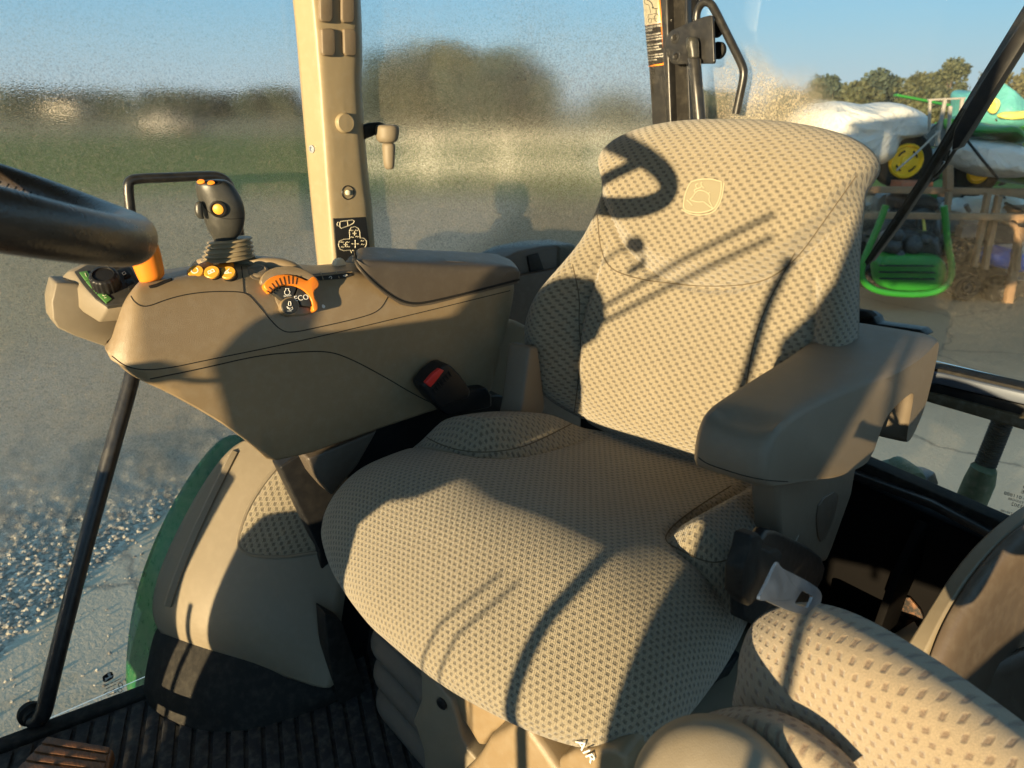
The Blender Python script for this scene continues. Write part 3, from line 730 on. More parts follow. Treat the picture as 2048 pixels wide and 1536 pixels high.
def strokes(name,lines,off,r,mat,parent):
    parts=[]
    for l in lines: parts.append(tube_data([onplane(x,y,off) for x,y in l],r,5))
    V,F=join(parts); return mesh_obj(name,V,F,mat,parent)
strokes('engine_icon',[[(571,577),(578,577)],[(571,577),(572,580),(569,583),(570,588),(574,590),(579,588),(580,583),(577,580),(578,577)]],.0045,.0005,M['white'],dial)
strokes('lock_icon',[[(577,607),(578,603),(581,603),(582,607),(582,611),(577,611),(577,607)],[(574,613),(580,617),(585,614),(586,618),(580,621),(574,622),(583,622)],[(574,613),(575,616),(580,619)]],.007,.0006,M['white'],dial)
inlay('snail_icon',TS,[(645,608),(648,610),(651,612),(649,617),(645,616),(643,612)],M['white'],con,FC,.0005,rings=2,n=12)
# small key strip ahead of the lid
inlay('key_strip',Tsh,[(624,549),(640,547),(700,541),(708,551),(690,557),(640,561),(634,560)],M['darkkey'],con,FC,.001,rnd=0)
for l in ([(641,547),(646,560)],[(671,544),(678,557)],[(628,554),(704,546)]): groove('strip_divider',[Tsh],l,M['tan'],con,FC,.0011,0,.002)
strip=[t for t in con.children if t.name.startswith('key_strip')]; Tks=bvh(strip[0])
for l in ([(658,556),(661,552),(664,556),(662,558)],[(686,552),(690,550),(696,550),(690,553),(686,552)]): groove('strip_icon',[Tks,Tsh],l,M['white'],con,FC,.0005,1,.0005)
# folding latch and yellow ribbed thumbwheel by the lid
XW=-.47
prism('latch',[FC.X(a,b,XW+.4) for a,b in [(682,532),(700,512),(706,509),(712,516),(716,530),(704,538),(690,538)]],0,XW+.4,XW+.43,M['blank'],con,bevel=.002)
prism('latch_arm',[FC.X(a,b,XW+.44) for a,b in [(668,536),(676,530),(700,538),(712,532),(716,538),(708,546),(670,548)]],0,XW+.43,XW+.45,M['black'],con,bevel=.002)
lathe('thumbwheel',FC.X(674,529,XW+.435),(1,.1,.2),[(0,0),(.010,0),(.011,.003),(.011,.010),(.009,.013),(0,.013)],M['cream'],con,n=18)
# seat belt buckle beside the console
bk_=prism('belt_buckle',[FC.X(x,y,.11) for x,y in [(843,770),(860,748),(882,730),(892,727),(901,731),(918,748),(931,765),(940,781),(936,795),(900,808),(879,815),(862,800),(848,782)]],0,.075,.115,M['black'],con,bevel=.006)
prism('release_button',[FC.X(x,y,.1175) for x,y in [(850,766),(864,749),(879,737),(888,741),(876,757),(861,775)]],0,.11,.119,M['red'],bk_,bevel=.002)
for k in range(7):
    a=(866+k*5.2,777-k*5.6); V,F=tube_data([FC.X(a[0],a[1],.1165),FC.X(a[0]+6,a[1]+9,.1165)],.0012,6); mesh_obj('buckle_rib',V,F,M['gap'] if k%2 else M['black'],bk_)
prism('buckle_stalk',[FC.X(x,y,.09) for x,y in [(868,806),(936,780),(975,776),(985,790),(985,815),(900,835)]],0,.05,.09,M['black'],con,bevel=.006)
prism('support_arm',[FC.X(x,y,.0) for x,y in [(600,905),(640,890),(740,850),(700,920),(650,980),(632,960),(620,945)]],0,-.03,.03,M['tan_dark'],con,bevel=.005)
# ================================================================== CONTROL POD in front of the console
pod=empty('control_pod',F0,'small angular keypad pod with green keys and round knob ahead of the console','keypad',loc=(-.47,.2,.75))
FP=Frame((-.47,.2,.75),0)
npd=np.array([.50,-.18,.85]); npd/=np.linalg.norm(npd); c0p=npd@F0.X(200,570,-.455)
def pp(x,y,off=0): d=ray(x,y); k=((c0p+off)-npd@CAM)/(npd@d); return FP.L(CAM+k*d)
def plp(name,l,o0,o1,mat,parent,bev=.001,rnd=0,grow=None):
    P=[pp(x,y,o1) for x,y in l]; P=smooth_poly(P,rnd) if rnd else P
    n=len(P); c=sum(P)/n; B=[(c+(p-c)*(grow or 1))-npd*(o1-o0) for p in P]
    F=[list(range(n)),list(range(2*n-1,n-1,-1))]+[[i,(i+1)%n,n+(i+1)%n,n+i] for i in range(n)]
    return mesh_obj(name,P+B,F,mat,parent,bevel=bev)
facep=[(148,543),(172,530),(205,523),(240,524),(262,536),(285,572),(262,604),(214,612),(190,596),(168,572)]
podbody=prism('lower_housing',[FP.X(a,b,.0) for a,b in [(103,604),(112,566),(150,566),(230,590),(270,610),(268,670),(250,712),(221,697),(150,672),(116,656),(106,640)]],0,-.06,.0,M['trim'],pod,bevel=.0025,bseg=2)
hs=mesh_obj('housing',*((lambda R1,R2,R3:( R1+R2+R3, [list(range(10))]+[[i,(i+1)%10,10+(i+1)%10,10+i] for i in range(10)]+[[10+i,10+(i+1)%10,20+(i+1)%10,20+i] for i in range(10)]+[list(range(29,19,-1))]))(
  [pp(x,y,.001) for x,y in facep],
  [pp(x,y,-.006) for x,y in [(132,544),(168,526),(203,519),(243,520),(268,533),(292,572),(268,612),(213,622),(180,603),(152,574)]],
  [pp(x,y,-.030) for x,y in [(117,560),(150,545),(195,540),(250,545),(280,560),(300,600),(270,640),(198,646),(165,625),(138,595)]])),M['trim'],pod,bevel=.003)
plp('key_face',facep,-.01,.0025,M['darkkey'],pod,.001)
for q in ([(158,544),(174,541),(184,557),(170,560)],[(171,562),(186,558),(204,579),(192,586)],[(194,588),(205,581),(224,597),(212,606)]):
    plp('green_key',q,-.002,.0045,M['greenpad'],pod,.0008)
for q in ([(186,537),(200,532),(204,540),(191,545)],[(203,531),(215,527),(221,534),(207,539)],[(218,528),(230,526),(238,534),(224,536)],[(238,540),(252,536),(262,550),(248,556)],[(250,560),(264,556),(274,570),(258,578)]):
    plp('dark_key',q,-.002,.0045,M['black'],pod,.0008)
for l in ([(193,538),(196,541),(202,538)],[(209,535),(212,530),(216,534),(214,537)],[(223,532),(228,529),(233,533)],[(244,546),(249,543),(252,547),(247,550),(244,546)]):
    V,F=tube_data([pp(x,y,.005) for x,y in l],.0005,5); mesh_obj('key_icon',V,F,M['white'],pod)
for l in ([(170,546),(173,553)],[(184,567),(190,566),(193,571),(188,575),(184,570)],[(205,590),(209,592),(212,590)],[(208,596),(213,595)]):
    V,F=tube_data([pp(x,y,.005) for x,y in l],.0004,5); mesh_obj('key_icon',V,F,M['cream'],pod)
kc=pp(214,572,.002)
def knob():
    n=72; prof=[(.0185,0,1),(.0185,.020,1),(.0165,.023,0),(.0140,.0235,0),(.0135,.0215,0),(.0005,.0215,0)]
    ax=Vector(npd); a=Vector((0,0,1)); u=(a-ax*a.dot(ax)).normalized(); w=ax.cross(u); c=Vector(kc)
    rings=[]
    for r,h,g in [(0.0185,-.004,1)]+prof:
        rings.append([c+ax*h+(u*math.cos(2*PI*k/n)+w*math.sin(2*PI*k/n))*(r*(1+(.055 if (k//2)%2 and g else 0))) for k in range(n)])
    return ringloft('encoder_knob',rings,M['black'],pod)
knob()
# ================================================================== STEERING WHEEL
WC=np.array([.040,-.042,1.060]); WR=.2; wa=-.40
def wheel():
    w=empty('steering_wheel',F0,'dark leather steering wheel rim entering at the left edge','steering wheel',loc=WC)
    e1=np.array([1,0,-.02]);e1/=np.linalg.norm(e1); e2=np.array([0,math.cos(wa),math.sin(wa)]); e3=np.cross(e1,e2)
    V=[];F=[];n=160;m=28;r=.0172
    for i in range(n):
        t=2*PI*i/n; d=e1*math.cos(t)+e2*math.sin(t)
        grip=1+.03*math.sin(6*t)
        for k in range(m):
            s=2*PI*k/m; rr=r*grip
            flat=1.0
            V.append(d*(WR+rr*math.cos(s)*.95)+e3*rr*math.sin(s)*1.08*flat)
        
    for i in range(n):
        for k in range(m): F.append((i*m+k,i*m+(k+1)%m,((i+1)%n)*m+(k+1)%m,((i+1)%n)*m+k))
    rim=mesh_obj('rim',V,F,M['leather'],w)
    # stitched seam on the inner side
    parts=[]
    for i in range(0,150):
        t=2*PI*i/150; t2=t+.012; d=e1*math.cos(t)+e2*math.sin(t); d2=e1*math.cos(t2)+e2*math.sin(t2)
        parts.append(tube_data([d*(WR-.0165)+e3*.0045,d2*(WR-.0165)-e3*.0045],.0009,5))
    V,F=join(parts); mesh_obj('stitching',V,F,M['black'],w)
    s=e3 if e3[2]>0 else -e3
    # spokes and hub (below the rim plane)
    for a in (R(205),R(335),R(90)):
        d=e1*math.cos(a)+e2*math.sin(a)
        if a==R(90): d=-e2
        tube('spoke',[d*(WR-.01),d*(WR*.6)-s*.02,d*.05-s*.045],.011,M['leather'],w,n=10)
    lathe('hub',-s*.05,s,[(0,-.03),(.055,-.03),(.06,0),(.05,.018),(.03,.022),(0,.023)],M['black'],w)
    return w
wheel()
# ================================================================== CAB
# floor and mat
rd=np.array([-math.sin(R(70)),math.cos(R(70))]); rn=np.array([-rd[1],rd[0]])
sill0=F0.Z(0,1490,0); sill1=F0.Z(280,1385,0); sd=(sill1-sill0)/np.linalg.norm(sill1-sill0)
s_a=sill0-sd*.6; s_b=sill1+sd*1.3
fl=prism('floor',[s_a+np.array([-.03,0,0]),s_b+np.array([-.03,0,0]),np.array([.9,s_b[1],0]),np.array([.9,s_a[1],0])],2,-.05,-.012,M['black'],bevel=.002); tag(fl,kind='structure')
matr=empty('floor_mat',F0,'ribbed dark rubber floor mat in front of the seat','mat',loc=(0,0,0))
prism('mat_sheet',[s_a+sd*.05,s_b,np.array([.85,s_b[1],0]),np.array([.85,s_a[1],0])],2,-.012,-.004,M['mat'],matr,bevel=.002)
parts=[]
edge_n=np.array([sd[1],-sd[0],0])   # pointing into the cab
for k in range(-40,60):
    # ribs run along rd, clipped at the sill
    o=np.array([-.4,.2])+rn*k*.030
    A2=np.array([[rd[0],-sd[0]],[rd[1],-sd[1]]]); q=np.linalg.solve(A2,(sill0[:2]+edge_n[:2]*.028)-o)
    p0=o+rd*q[0]; p1=p0-rd*.9
    c=(p0+p1)/2; L=np.linalg.norm(p1-p0)
    if abs(c[1])>1.3: continue
    parts.append(boxdata((c[0],c[1],-.002),(L,.0225,.008),math.atan2(rd[1],rd[0])))
V,F=join(parts); mesh_obj('mat_ribs',V,F,M['mat'],matr,bevel=.0015,bseg=2)
sl=prism('door_sill',[s_a-edge_n*.012,s_b-edge_n*.012,s_b+edge_n*.020,s_a+edge_n*.020],2,-.05,.008,M['rubber'],bevel=.004); tag(sl,'black rubber door sill strip along the right door glass','sill')
# brown ribbed pedal
pd=prism('brake_pedal',[F0.Z(x,y,.06) for x,y in [(92,1473),(226,1496),(205,1580),(10,1560)]],2,.035,.058,M['wood'],bevel=.004); 
tag(pd,'brown ribbed pedal block on the dark floor mat','pedal')
parts=[]
a,b,c_,d_=[F0.Z(x,y,.058) for x,y in [(92,1473),(226,1496),(205,1580),(10,1560)]]
for k in range(5):
    t0=(k+.12)/5; t1=(k+.86)/5
    q=[a+(d_-a)*t0+(b-a)*.04,b+(c_-b)*t0-(b-a)*.04,b+(c_-b)*t1-(b-a)*.04,a+(d_-a)*t1+(b-a)*.04]
    V=[p for p in q]+[p+np.array([0,0,.0035]) for p in q]
    parts.append((V,[(0,1,2,3),(7,6,5,4),(0,4,5,1),(1,5,6,2),(2,6,7,3),(3,7,4,0)]))
V,F=join(parts); mesh_obj('pedal_rib',V,F,M['wood'],pd,bevel=.0012)
# ---- wheel arch moulding
arch=empty('wheel_arch_trim',F0,'beige moulded wheel arch trim over a charcoal base, with a fabric inset','trim')
rows=[[(488,872,-.68),(540,885,-.62),(610,900,-.55),(760,930,-.47)],
[(430,930,-.68),(485,945,-.61),(570,965,-.53),(720,1000,-.45)],
[(372,1030,-.67),(430,1045,-.59),(530,1070,-.49),(705,1100,-.415)],
[(326,1125,-.65),(392,1145,-.56),(495,1160,-.465),(690,1190,-.385)],
[(303,1205,-.635),(372,1228,-.54),(485,1240,-.43),(678,1270,-.36)],
[(312,1252,-.62),(385,1285,-.52),(500,1302,-.415),(674,1335,-.345)],
[(345,1290,-.60),(425,1318,-.50),(560,1342,-.40),(673,1393,('Z',.035))]]
tr=patch('trim_panel',rows,M['trim'],arch,.006,3); Ttr=bvh(tr)
rows=[[(318,1235,-.64),(385,1265,-.545),(520,1290,-.425),(690,1330,-.36)],
[(304,1290,-.62),(372,1330,-.505),(530,1365,-.395),(694,1362,-.352)],
[(292,1345,-.60),(362,1390,-.485),(480,1425,-.395),(694,1380,('Z',.03))],
[(285,1402,('Z',-.003)),(345,1456,('Z',-.003)),(485,1482,('Z',-.003)),(694,1396,('Z',-.003))]]
patch('kick_panel',rows,M['shell'] if False else M['rubber'],arch,.004,3)
fi=inlay('fabric_inset',Ttr,[(478,1090),(484,1060),(500,1018),(528,972),(556,938),(600,930),(660,935),(690,960),(690,1080),(640,1100),(560,1112),(500,1108)],M['fabric_small'],arch,F0,.003,rings=8)
groove('inset_rim',Ttr,[(640,1104),(560,1116),(500,1112),(474,1092),(482,1055),(498,1012),(526,968),(556,932)],M['trim'],arch,F0,.004)
groove('trim_ridge',Ttr,[(470,905),(430,985),(385,1080),(350,1170),(338,1210)],M['trim'],arch,F0,.010)
# seat-side steel channel on the floor
chn=prism('floor_channel',[F0.X(x,y,-.33) for x,y in [(650,1225),(685,1245),(748,1430),(775,1536),(745,1536),(672,1392),(655,1290)]],0,-.37,-.33,M['rubber'],bevel=.003); tag(chn,'dark steel channel between the arch trim and the seat bellows','channel')
# own fender outside the glass
fen=empty('rear_fender',F0,'dark green fender of the tractor outside the right glass','fender')
patch('fender_skin',[[(452,866,-.90),(500,872,-.84)],[(402,920,-.90),(468,932,-.83)],[(350,1000,-.90),(420,1015,-.82)],[(300,1105,-.90),(370,1115,-.80)],[(268,1210,-.90),(330,1215,-.78)],[(256,1310,-.89),(310,1310,-.76)],[(254,1400,-.88),(300,1400,-.74)]],plastic('fender green paint',(.012,.10,.035),.30,900,.0001,.1,.15),fen,.01,3)
# ---- beige pillar
pil=empty('door_pillar',F0,'beige door pillar with switch blanks, round cap and black pictogram plate','pillar')
pr_=[(-220,558,594,600,688,700,703),(0,590,628,633,704,716,719),(126,600,637,642,707,720,722),(146,602,639,644,704,716,718),(250,610,647,652,709,722,724),(378,622,655,661,721,733,736),(408,625,658,664,727,738,741),(500,634,664,671,733,744,746),(640,650,676,683,744,755,757)]
rows=[[(b,y,-.835),(c,y,-.785),(d,y,-.780),(e,y,-.780),(f,y,-.786),(g,y,-.845)] for (y,b,c,d,e,f,g) in pr_]
pp_=patch('pillar_cover',rows,M['pillar'],pil,.008,3); Tp=bvh(pp_)
def vpl(l,x=-.776): return [F0.X(a,b,x) for a,b in l]
for q in ([(636,-30),(662,-30),(664,38),(658,45),(641,44),(637,38)],[(680,-30),(706,-30),(707,40),(702,46),(684,46),(680,40)],[(640,58),(660,57),(668,62),(669,106),(664,112),(646,112),(641,106)],[(684,58),(704,58),(710,64),(711,107),(707,112),(690,112),(685,106)]):
    prism('switch_blank',vpl(q),0,-.785,-.768,M['blank'],pil,bevel=.003)
lathe('cap',F0.X(687,246,-.778),(1,0,0),[(0,0),(.0205,0),(.0205,.010),(.018,.013),(0,.0135)],M['pillar'],pil,n=40)
ks=lathe('key_switch',F0.X(695,385,-.779),(1,0,0),[(0,0),(.0165,0),(.0165,.002),(.0145,.004),(.012,.0015),(0,.0015)],M['black'],pil,n=36)
lathe('key_barrel',F0.X(695,385,-.777),(1,0,0),[(0,0),(.0058,0),(.0052,.005),(.0045,.0055),(0,.0055)],M['cream'],ks,n=20)
h=cast(Tp,624,298)
if h: lathe('screw',h[0],-h[1] if h[1].dot(Vector(ray(624,298)))>0 else h[1],[(0,-.001),(.009,-.001),(.008,.002),(.004,.0022),(.003,.001),(0,.001)],M['steel'],pil,n=20)
dp_=prism('pictogram_plate',vpl([(667,437),(732,434),(741,508),(746,560),(680,570),(672,500)],-.775),0,-.779,-.7745,M['decalblack'],pil,bevel=.0005)
parts=[]
def pst(l,r=.0007): parts.append(tube_data(vpl(l,-.7742),r,5))
Q=lambda x,y:(620+x*160/1229,360+y*200/1536)
def qq(*l): return [Q(a,b) for a,b in l]
pst(qq((460,650),(480,635),(560,625),(650,612),(682,630),(665,665),(600,700),(480,742),(460,720),(460,650)),.0009); pst(qq((575,625),(582,700)),.0007); pst(qq((458,655),(430,648),(415,670),(420,700),(455,710)),.0007)
pst(qq((612,900),(605,780),(630,730),(690,715),(740,740),(765,790),(770,890),(820,890),(865,930),(868,990),(840,1040),(790,1065),(780,1100)),.0007)
pst(qq((612,905),(520,910),(450,940),(437,1000),(460,1060),(520,1085),(620,1075),(640,1120)),.0007)
for cx,cy,s in ((695,980,45),(685,820,22),(548,992,24)):
    pst(qq((cx-s,cy),(cx+s,cy))); pst(qq((cx,cy-s*1.1),(cx,cy+s*1.1)))
    for dx,dy in ((s,0),(-s,0),(0,s*1.1),(0,-s*1.1)): pst(qq((cx+dx*.8,cy+dy*.8),(cx+dx*1.15,cy+dy*1.15)),.0013)
for cx,cy in ((640,775),(715,775),(650,880),(725,870),(495,955),(580,955),(500,1030),(590,1025),(805,935),(810,990),(670,1085),(745,1085)):
    pst(qq((cx-24,cy+6),(cx-8,cy-10),(cx+4,cy+6),(cx+24,cy-4)),.0007)
V,F=join(parts); mesh_obj('pictograms',V,F,M['cream'],dp_)
# window latch behind the pillar
wl=empty('window_latch',F0,'beige window latch with black arm behind the beige pillar','latch')
F0x=-.80
prism('latch_arm',[F0.X(a,b,F0x) for a,b in [(722,254),(742,246),(762,244),(774,250),(768,262),(748,272),(724,282)]],0,F0x-.02,F0x,M['rubber'],wl,bevel=.004)
loft_px('latch_cap',[(756,790,249),(751,797,252),(750,799,258),(751,798,268),(752,797,279),(757,792,284),(762,788,286)],F0x+.012,.9,M['trim'],wl,F0,sub=1)
loft_px('latch_handle',[(763,790,285),(764,791,292),(765,790,310),(767,789,330),(770,788,337),(774,785,339)],F0x+.012,.9,M['trim'],wl,F0,sub=1)
# ---- right door: pane, rails
def xg(z): return -.665-.20*(1-(1-min(1,max(0,z/1.0)))**2) if z<1 else -.865+.02*(z-1)
def pane(name,cols,mat,th=.005):
    """cols: function(u,v)->xyz on a grid; closed slab"""
    nu,nv=cols[1],cols[2]; f=cols[0]; G=np.array([[f(i/nu,j/nv) for j in range(nv+1)] for i in range(nu+1)])
    N=np.zeros_like(G); 
    for i in range(nu+1):
        for j in range(nv+1):
            a=G[min(i+1,nu),j]-G[max(i-1,0),j]; b=G[i,min(j+1,nv)]-G[i,max(j-1,0)]; c=np.cross(a,b); N[i,j]=c/np.linalg.norm(c)
    V=[p for p in (G-N*th/2).reshape(-1,3)]+[p for p in (G+N*th/2).reshape(-1,3)]
    m=(nu+1)*(nv+1); id_=lambda i,j:i*(nv+1)+j; F=[]
    for i in range(nu):
        for j in range(nv):
            q=(id_(i,j),id_(i+1,j),id_(i+1,j+1),id_(i,j+1)); F.append(q[::-1]); F.append(tuple(k+m for k in q))
    bd=[id_(i,0) for i in range(nu)]+[id_(nu,j) for j in range(nv)]+[id_(i,nv) for i in range(nu,0,-1)]+[id_(0,j) for j in range(nv,0,-1)]
    for k in range(len(bd)): a,b=bd[k],bd[(k+1)%len(bd)]; F.append((a,b,b+m,a+m))
    return mesh_obj(name,V,F,mat,None)
def sill_x(y): return sill0[0]+(y-sill0[1])*sd[0]/sd[1]-.012
USE_GLASS=True
if USE_GLASS:
    g1=glass('fogged door glass',[(0,0),(.26,.0),(.40,.07),(.55,.12),(.9,.125),(1.0,.105),(1.12,.07),(1.3,.02)],.04,veil=.035)
    def f1(u,v):
        y=-.9+u*(.735+.9); z=-.01+v*1.6; return (xg(z)+ (.0 if z>.3 else 0)+(.03*(y<.2)*(1-min(1,z/.3))*0),y,z)
    dg_=pane('right_door_glass',(f1,24,24),g1); tag(dg_,'large fogged glass pane left of the beige pillar','glass pane')
    g2=glass('fogged side glass',[(0,.14),(.7,.15),(1.05,.14),(1.18,.10),(1.32,.03)],.05,veil=.022)
    def f2(u,v):
        z=.35+v*1.2; a=np.array([-.850,.775]); b=np.array([F0.Y(1330,200,1.5)[0],1.50]); q=a+(b-a)*u; return (q[0],q[1],z)
    sg=pane('rear_side_glass',(f2,12,12),g2); tag(sg,'heavily fogged glass pane between the beige and black pillars','glass pane')
    ctr=tuple(F0.Y(1560,270,1.5)); ctr2=tuple(F0.Y(1720,420,1.5)); ctr3=tuple(F0.Y(1950,560,1.5)); ctr4=tuple(F0.Y(1480,190,1.5))
    g3=glass('damp rear glass',[(0,.003),(1.5,.001)],.006,veil=.16,clear=[(ctr,.16,.07),(ctr2,.06,.03),(ctr3,.17,.006),(ctr4,.12,.05)])
    def f3(u,v):
        zb=.615; return (F0.Y(1372,200,1.5)[0]+u*1.40,1.5,zb+v*.95)
    rg=pane('rear_window_glass',(f3,12,12),g3); tag(rg,'rear window glass with dew patches behind the wiper','glass pane')
    g4=glass('dirty lower glass',[(0,.002),(1.5,.002)],.006,veil=.5)
    la,lb_,lc,ld=[F0.Y(x,y,1.46) for x,y in [(1690,915),(2060,1065),(2060,862),(1870,800)]]
# manufacturer emblem on the door glass
em=empty('glass_mark',F0,'small black deer emblem with fine print on the door glass','marking')
XM=-.672
def gx(x,y,v=XM): return F0.X(x,y,v)
emb2=prism('emblem_plate',[gx(180+a/19.2,1320+b/19.2) for a,b in [(480,640),(600,550),(720,480),(840,455),(880,500),(905,600),(890,690),(780,770),(640,830),(540,860),(500,800),(480,720)]],0,XM-.0005,XM+.0003,M['decalblack'],em,bevel=0,round_=1)
prism('emblem_deer',[gx(180+a/19.2,1320+b/19.2,XM+.0005) for a,b in [(545,850),(580,770),(570,680),(640,690),(720,640),(670,560),(700,520),(760,510),(800,530),(780,590),(850,600),(875,595),(850,650),(760,680),(680,740),(600,810)]],0,XM+.0004,XM+.0007,M['white'],em,bevel=0)
parts=[]
for a in ([(570,990),(740,915)],[(780,900),(890,840)],[(930,820),(1180,705)],[(590,1110),(990,920)],[(520,1280),(660,1200)],[(620,1310),(1050,1120)],[(680,1360),(1020,1230)],[(760,1190),(960,1080)]):
    parts.append(tube_data([gx(180+p[0]/19.2,1320+p[1]/19.2) for p in a],.0007,5))
for (cx,cy) in ((1165,950),(1150,1160)):
    parts.append(tube_data([gx(180+(cx+85*math.cos(t))/19.2,1320+(cy+80*math.sin(t))/19.2) for t in np.linspace(0,2*PI,14)],.0006,5))
V,F=join(parts); mesh_obj('fine_print',V,F,M['decalblack'],em)
# door grab rail
gr=empty('door_grab_rail',F0,'long black grab rail running down the right door glass','grab rail')
pts=[F0.X(300,590,-.80),F0.X(282,680,-.775),F0.X(262,765,-.75),F0.X(215,930,-.71),F0.X(165,1110,-.675),F0.X(122,1280,-.645),F0.X(98,1380,-.63),F0.X(88,1425,-.63),F0.X(78,1440,-.637),F0.X(66,1440,-.65)]
tube('rail',pts,.0148,M['blackmetal'],gr,n=18,rnd=2)
lathe('mount_cap',F0.X(62,1428,-.665),(1,.15,.1),[(0,-.012),(.020,-.012),(.022,-.006),(.022,.004),(.016,.008),(.016,.02),(0,.02)],M['rubber'],gr,n=24)
hb=empty('door_handle_bar',F0,'thin black angled handle bar behind the joystick','handle bar')
tube('bar',[F0.X(267,470,-.80),F0.X(262,430,-.80),F0.X(256,378,-.80),F0.X(258,362,-.80),F0.X(275,357,-.80),F0.X(340,355,-.80),F0.X(420,351,-.80),F0.X(440,353,-.80),F0.X(458,366,-.80),F0.X(468,400,-.80),F0.X(480,470,-.80)],.0092,M['blackmetal'],hb,n=14,rnd=2)
# ---- black rear pillar with decal, bracket and strut
YP=1.47
bp=empty('rear_pillar',F0,'black rear pillar with orange edged warning decal','pillar')
def yp(l,y=YP): return [F0.Y(a,b,y) for a,b in l]
prism('pillar_face',yp([(1283,-60),(1297,134),(1308,300),(1345,300),(1335,134),(1327,-60)]),1,YP,YP+.05,M['blackmetal'],bp,bevel=.002)
prism('pillar_rib',yp([(1325,-60),(1333,134),(1341,300),(1352,300),(1346,134),(1341,-60)]),1,YP-.014,YP+.05,M['blackmetal'],bp,bevel=.005)
prism('pillar_channel',yp([(1341,-60),(1346,134),(1352,300),(1394,300),(1388,134),(1386,-60)],YP+.02),1,YP+.008,YP+.05,M['rubber'],bp,bevel=.003)
prism('pillar_edge',yp([(1371,-60),(1374,134),(1381,300),(1385,300),(1378,134),(1375,-60)],YP),1,YP-.004,YP+.012,M['blackmetal'],bp,bevel=.001)
dw=prism('warning_decal',yp([(1285,-30),(1286,0),(1297,134),(1328,130),(1333,124),(1320,0),(1317,-30)],YP-.001),1,YP-.0015,YP-.0005,M['orange'],bp,bevel=0)
prism('decal_black',yp([(1289.5,52),(1296.5,131),(1325,126.5),(1327.5,122),(1321,46)],YP-.002),1,YP-.0021,YP-.0015,M['decalblack'],dw,bevel=0)
prism('decal_cream',yp([(1284,-30),(1285.6,0),(1289.4,51),(1321,45.5),(1317,0),(1315,-30)],YP-.002),1,YP-.0021,YP-.0015,M['cream'],dw,bevel=0)
parts=[]
Z5=lambda x,y:(1200+x/5.69,y/5.69)
def dst(l,r=.0006): parts.append(tube_data(yp([Z5(*p) for p in l],YP-.0024),r,5))
dst([(530,5),(560,10),(590,45),(602,90)],.0010); dst([(602,100),(590,82)],.001);dst([(602,100),(610,80)],.001)
dst([(505,0),(500,30),(520,50),(560,60),(555,75)]);dst([(560,75),(575,150)])
dst([(545,205),(545,170),(600,160),(650,150),(655,215),(590,215)]); dst([(615,100),(655,98)],.0009); dst([(637,110),(637,150)],.001)
for cx,cy,rx,ry in ((566,235,18,28),(645,205,28,42)):
    dst([(cx+rx*math.cos(t),cy+ry*math.sin(t)) for t in np.linspace(0,2*PI,18)])
V,F=join(parts); mesh_obj('decal_drawing',V,F,M['decalblack'],dw)
ux=F0.Y(1325,90,YP)-F0.Y(1291,95,YP); uy=F0.Y(1290,60,YP)-F0.Y(1295,120,YP)
for (x,y,s,sz) in [(1290.5,56,'AVOID INJURY OR DEATH\nCAUSED BY FALLING\nLOADS',.0066),(1292,76,'When using loader\navoid bale lift to raise\nwith a lower position.',.0058),(1294,96,'Also do not handle bale\nunless properly\nattached to loader.',.0058),(1295.5,116,'See operators manual\nfor use of other loader\nattachments.',.0056)]:
    text('decal_text',s,M['white'],dw,basis(F0.Y(x,y,YP-.0024)+0*ux,ux,uy),sz,.0002,'LEFT')
br=empty('window_bracket',F0,'black hinge bracket plate with two bolt holes on the rear pillar','bracket')
bpz=prism('plate',yp([Z5(*p) for p in [(750,500),(762,430),(790,380),(830,345),(1000,270),(1180,195),(1270,175),(1290,185),(1300,400),(1312,700),(1300,725),(1000,730),(860,735),(820,715),(780,640)]],YP-.03),1,YP-.034,YP-.026,M['blackmetal'],br,bevel=.0015)
for (x,y) in ((850,430),(868,645)):
    p=F0.Y(*Z5(x,y),YP-.034); lathe('bolt',p,(0,-1,0),[(0,-.001),(.013,-.001),(.013,.0008),(.0075,.0018),(.0055,.0005),(.0045,-.0005),(0,-.0005)],M['blackmetal'],br,n=28)
    lathe('bolt_hole',p+np.array([0,-.001,0]),(0,-1,0),[(0,0),(.0045,0),(.0045,.0008),(0,.0008)],M['gap'],br,n=20)
for (x,y) in ((1325,330),(1350,575)):
    p=F0.Y(*Z5(x,y),YP+.02); lathe('hinge_knob',p,(0,-1,0),[(0,-.01),(.013,-.01),(.018,-.004),(.018,.006),(.012,.010),(0,.010)],M['rubber'],br,n=28)
gs=empty('gas_strut',F0,'black gas strut hanging from the bracket ball joint','gas strut')
loft_px('joint',[(1374,1390,73),(1371,1394,77),(1370,1395,84),(1370,1395,95),(1377,1396,100),(1379,1396,112),(1378,1397,115)],YP*0-.47,1,M['black'],gs,F0,sub=1) if False else None
def lpy(name,rows,y,ratio,mat,parent,n=20,sub=1):
    rings=[]
    for xl,xr,yy in rows:
        a=F0.Y(xl,yy,y); b=F0.Y(xr,yy,y); c=(a+b)/2; hw=np.linalg.norm(b-a)/2; rings.append([c+np.array([math.cos(t)*hw,math.sin(t)*hw*ratio,0]) for t in np.linspace(0,2*PI,n,endpoint=False)])
    return ringloft(name,rings,mat,parent,sub=sub)
lpy('joint',[(1379,1390,73),(1375,1394,76),(1374,1395,84),(1375,1395,96),(1378,1396,100),(1379,1396,114),(1378,1397,118)],YP-.055,1,M['greydark'],gs)
lpy('cylinder',[(1378,1398,117),(1378,1399,119),(1384,1405,190),(1389,1410,245),(1393,1414,300)],YP-.055,1,M['blackmetal'],gs,sub=0)
wh=empty('rear_window_handle',F0,'bent black rod handle of the rear window','handle')
YR=1.46
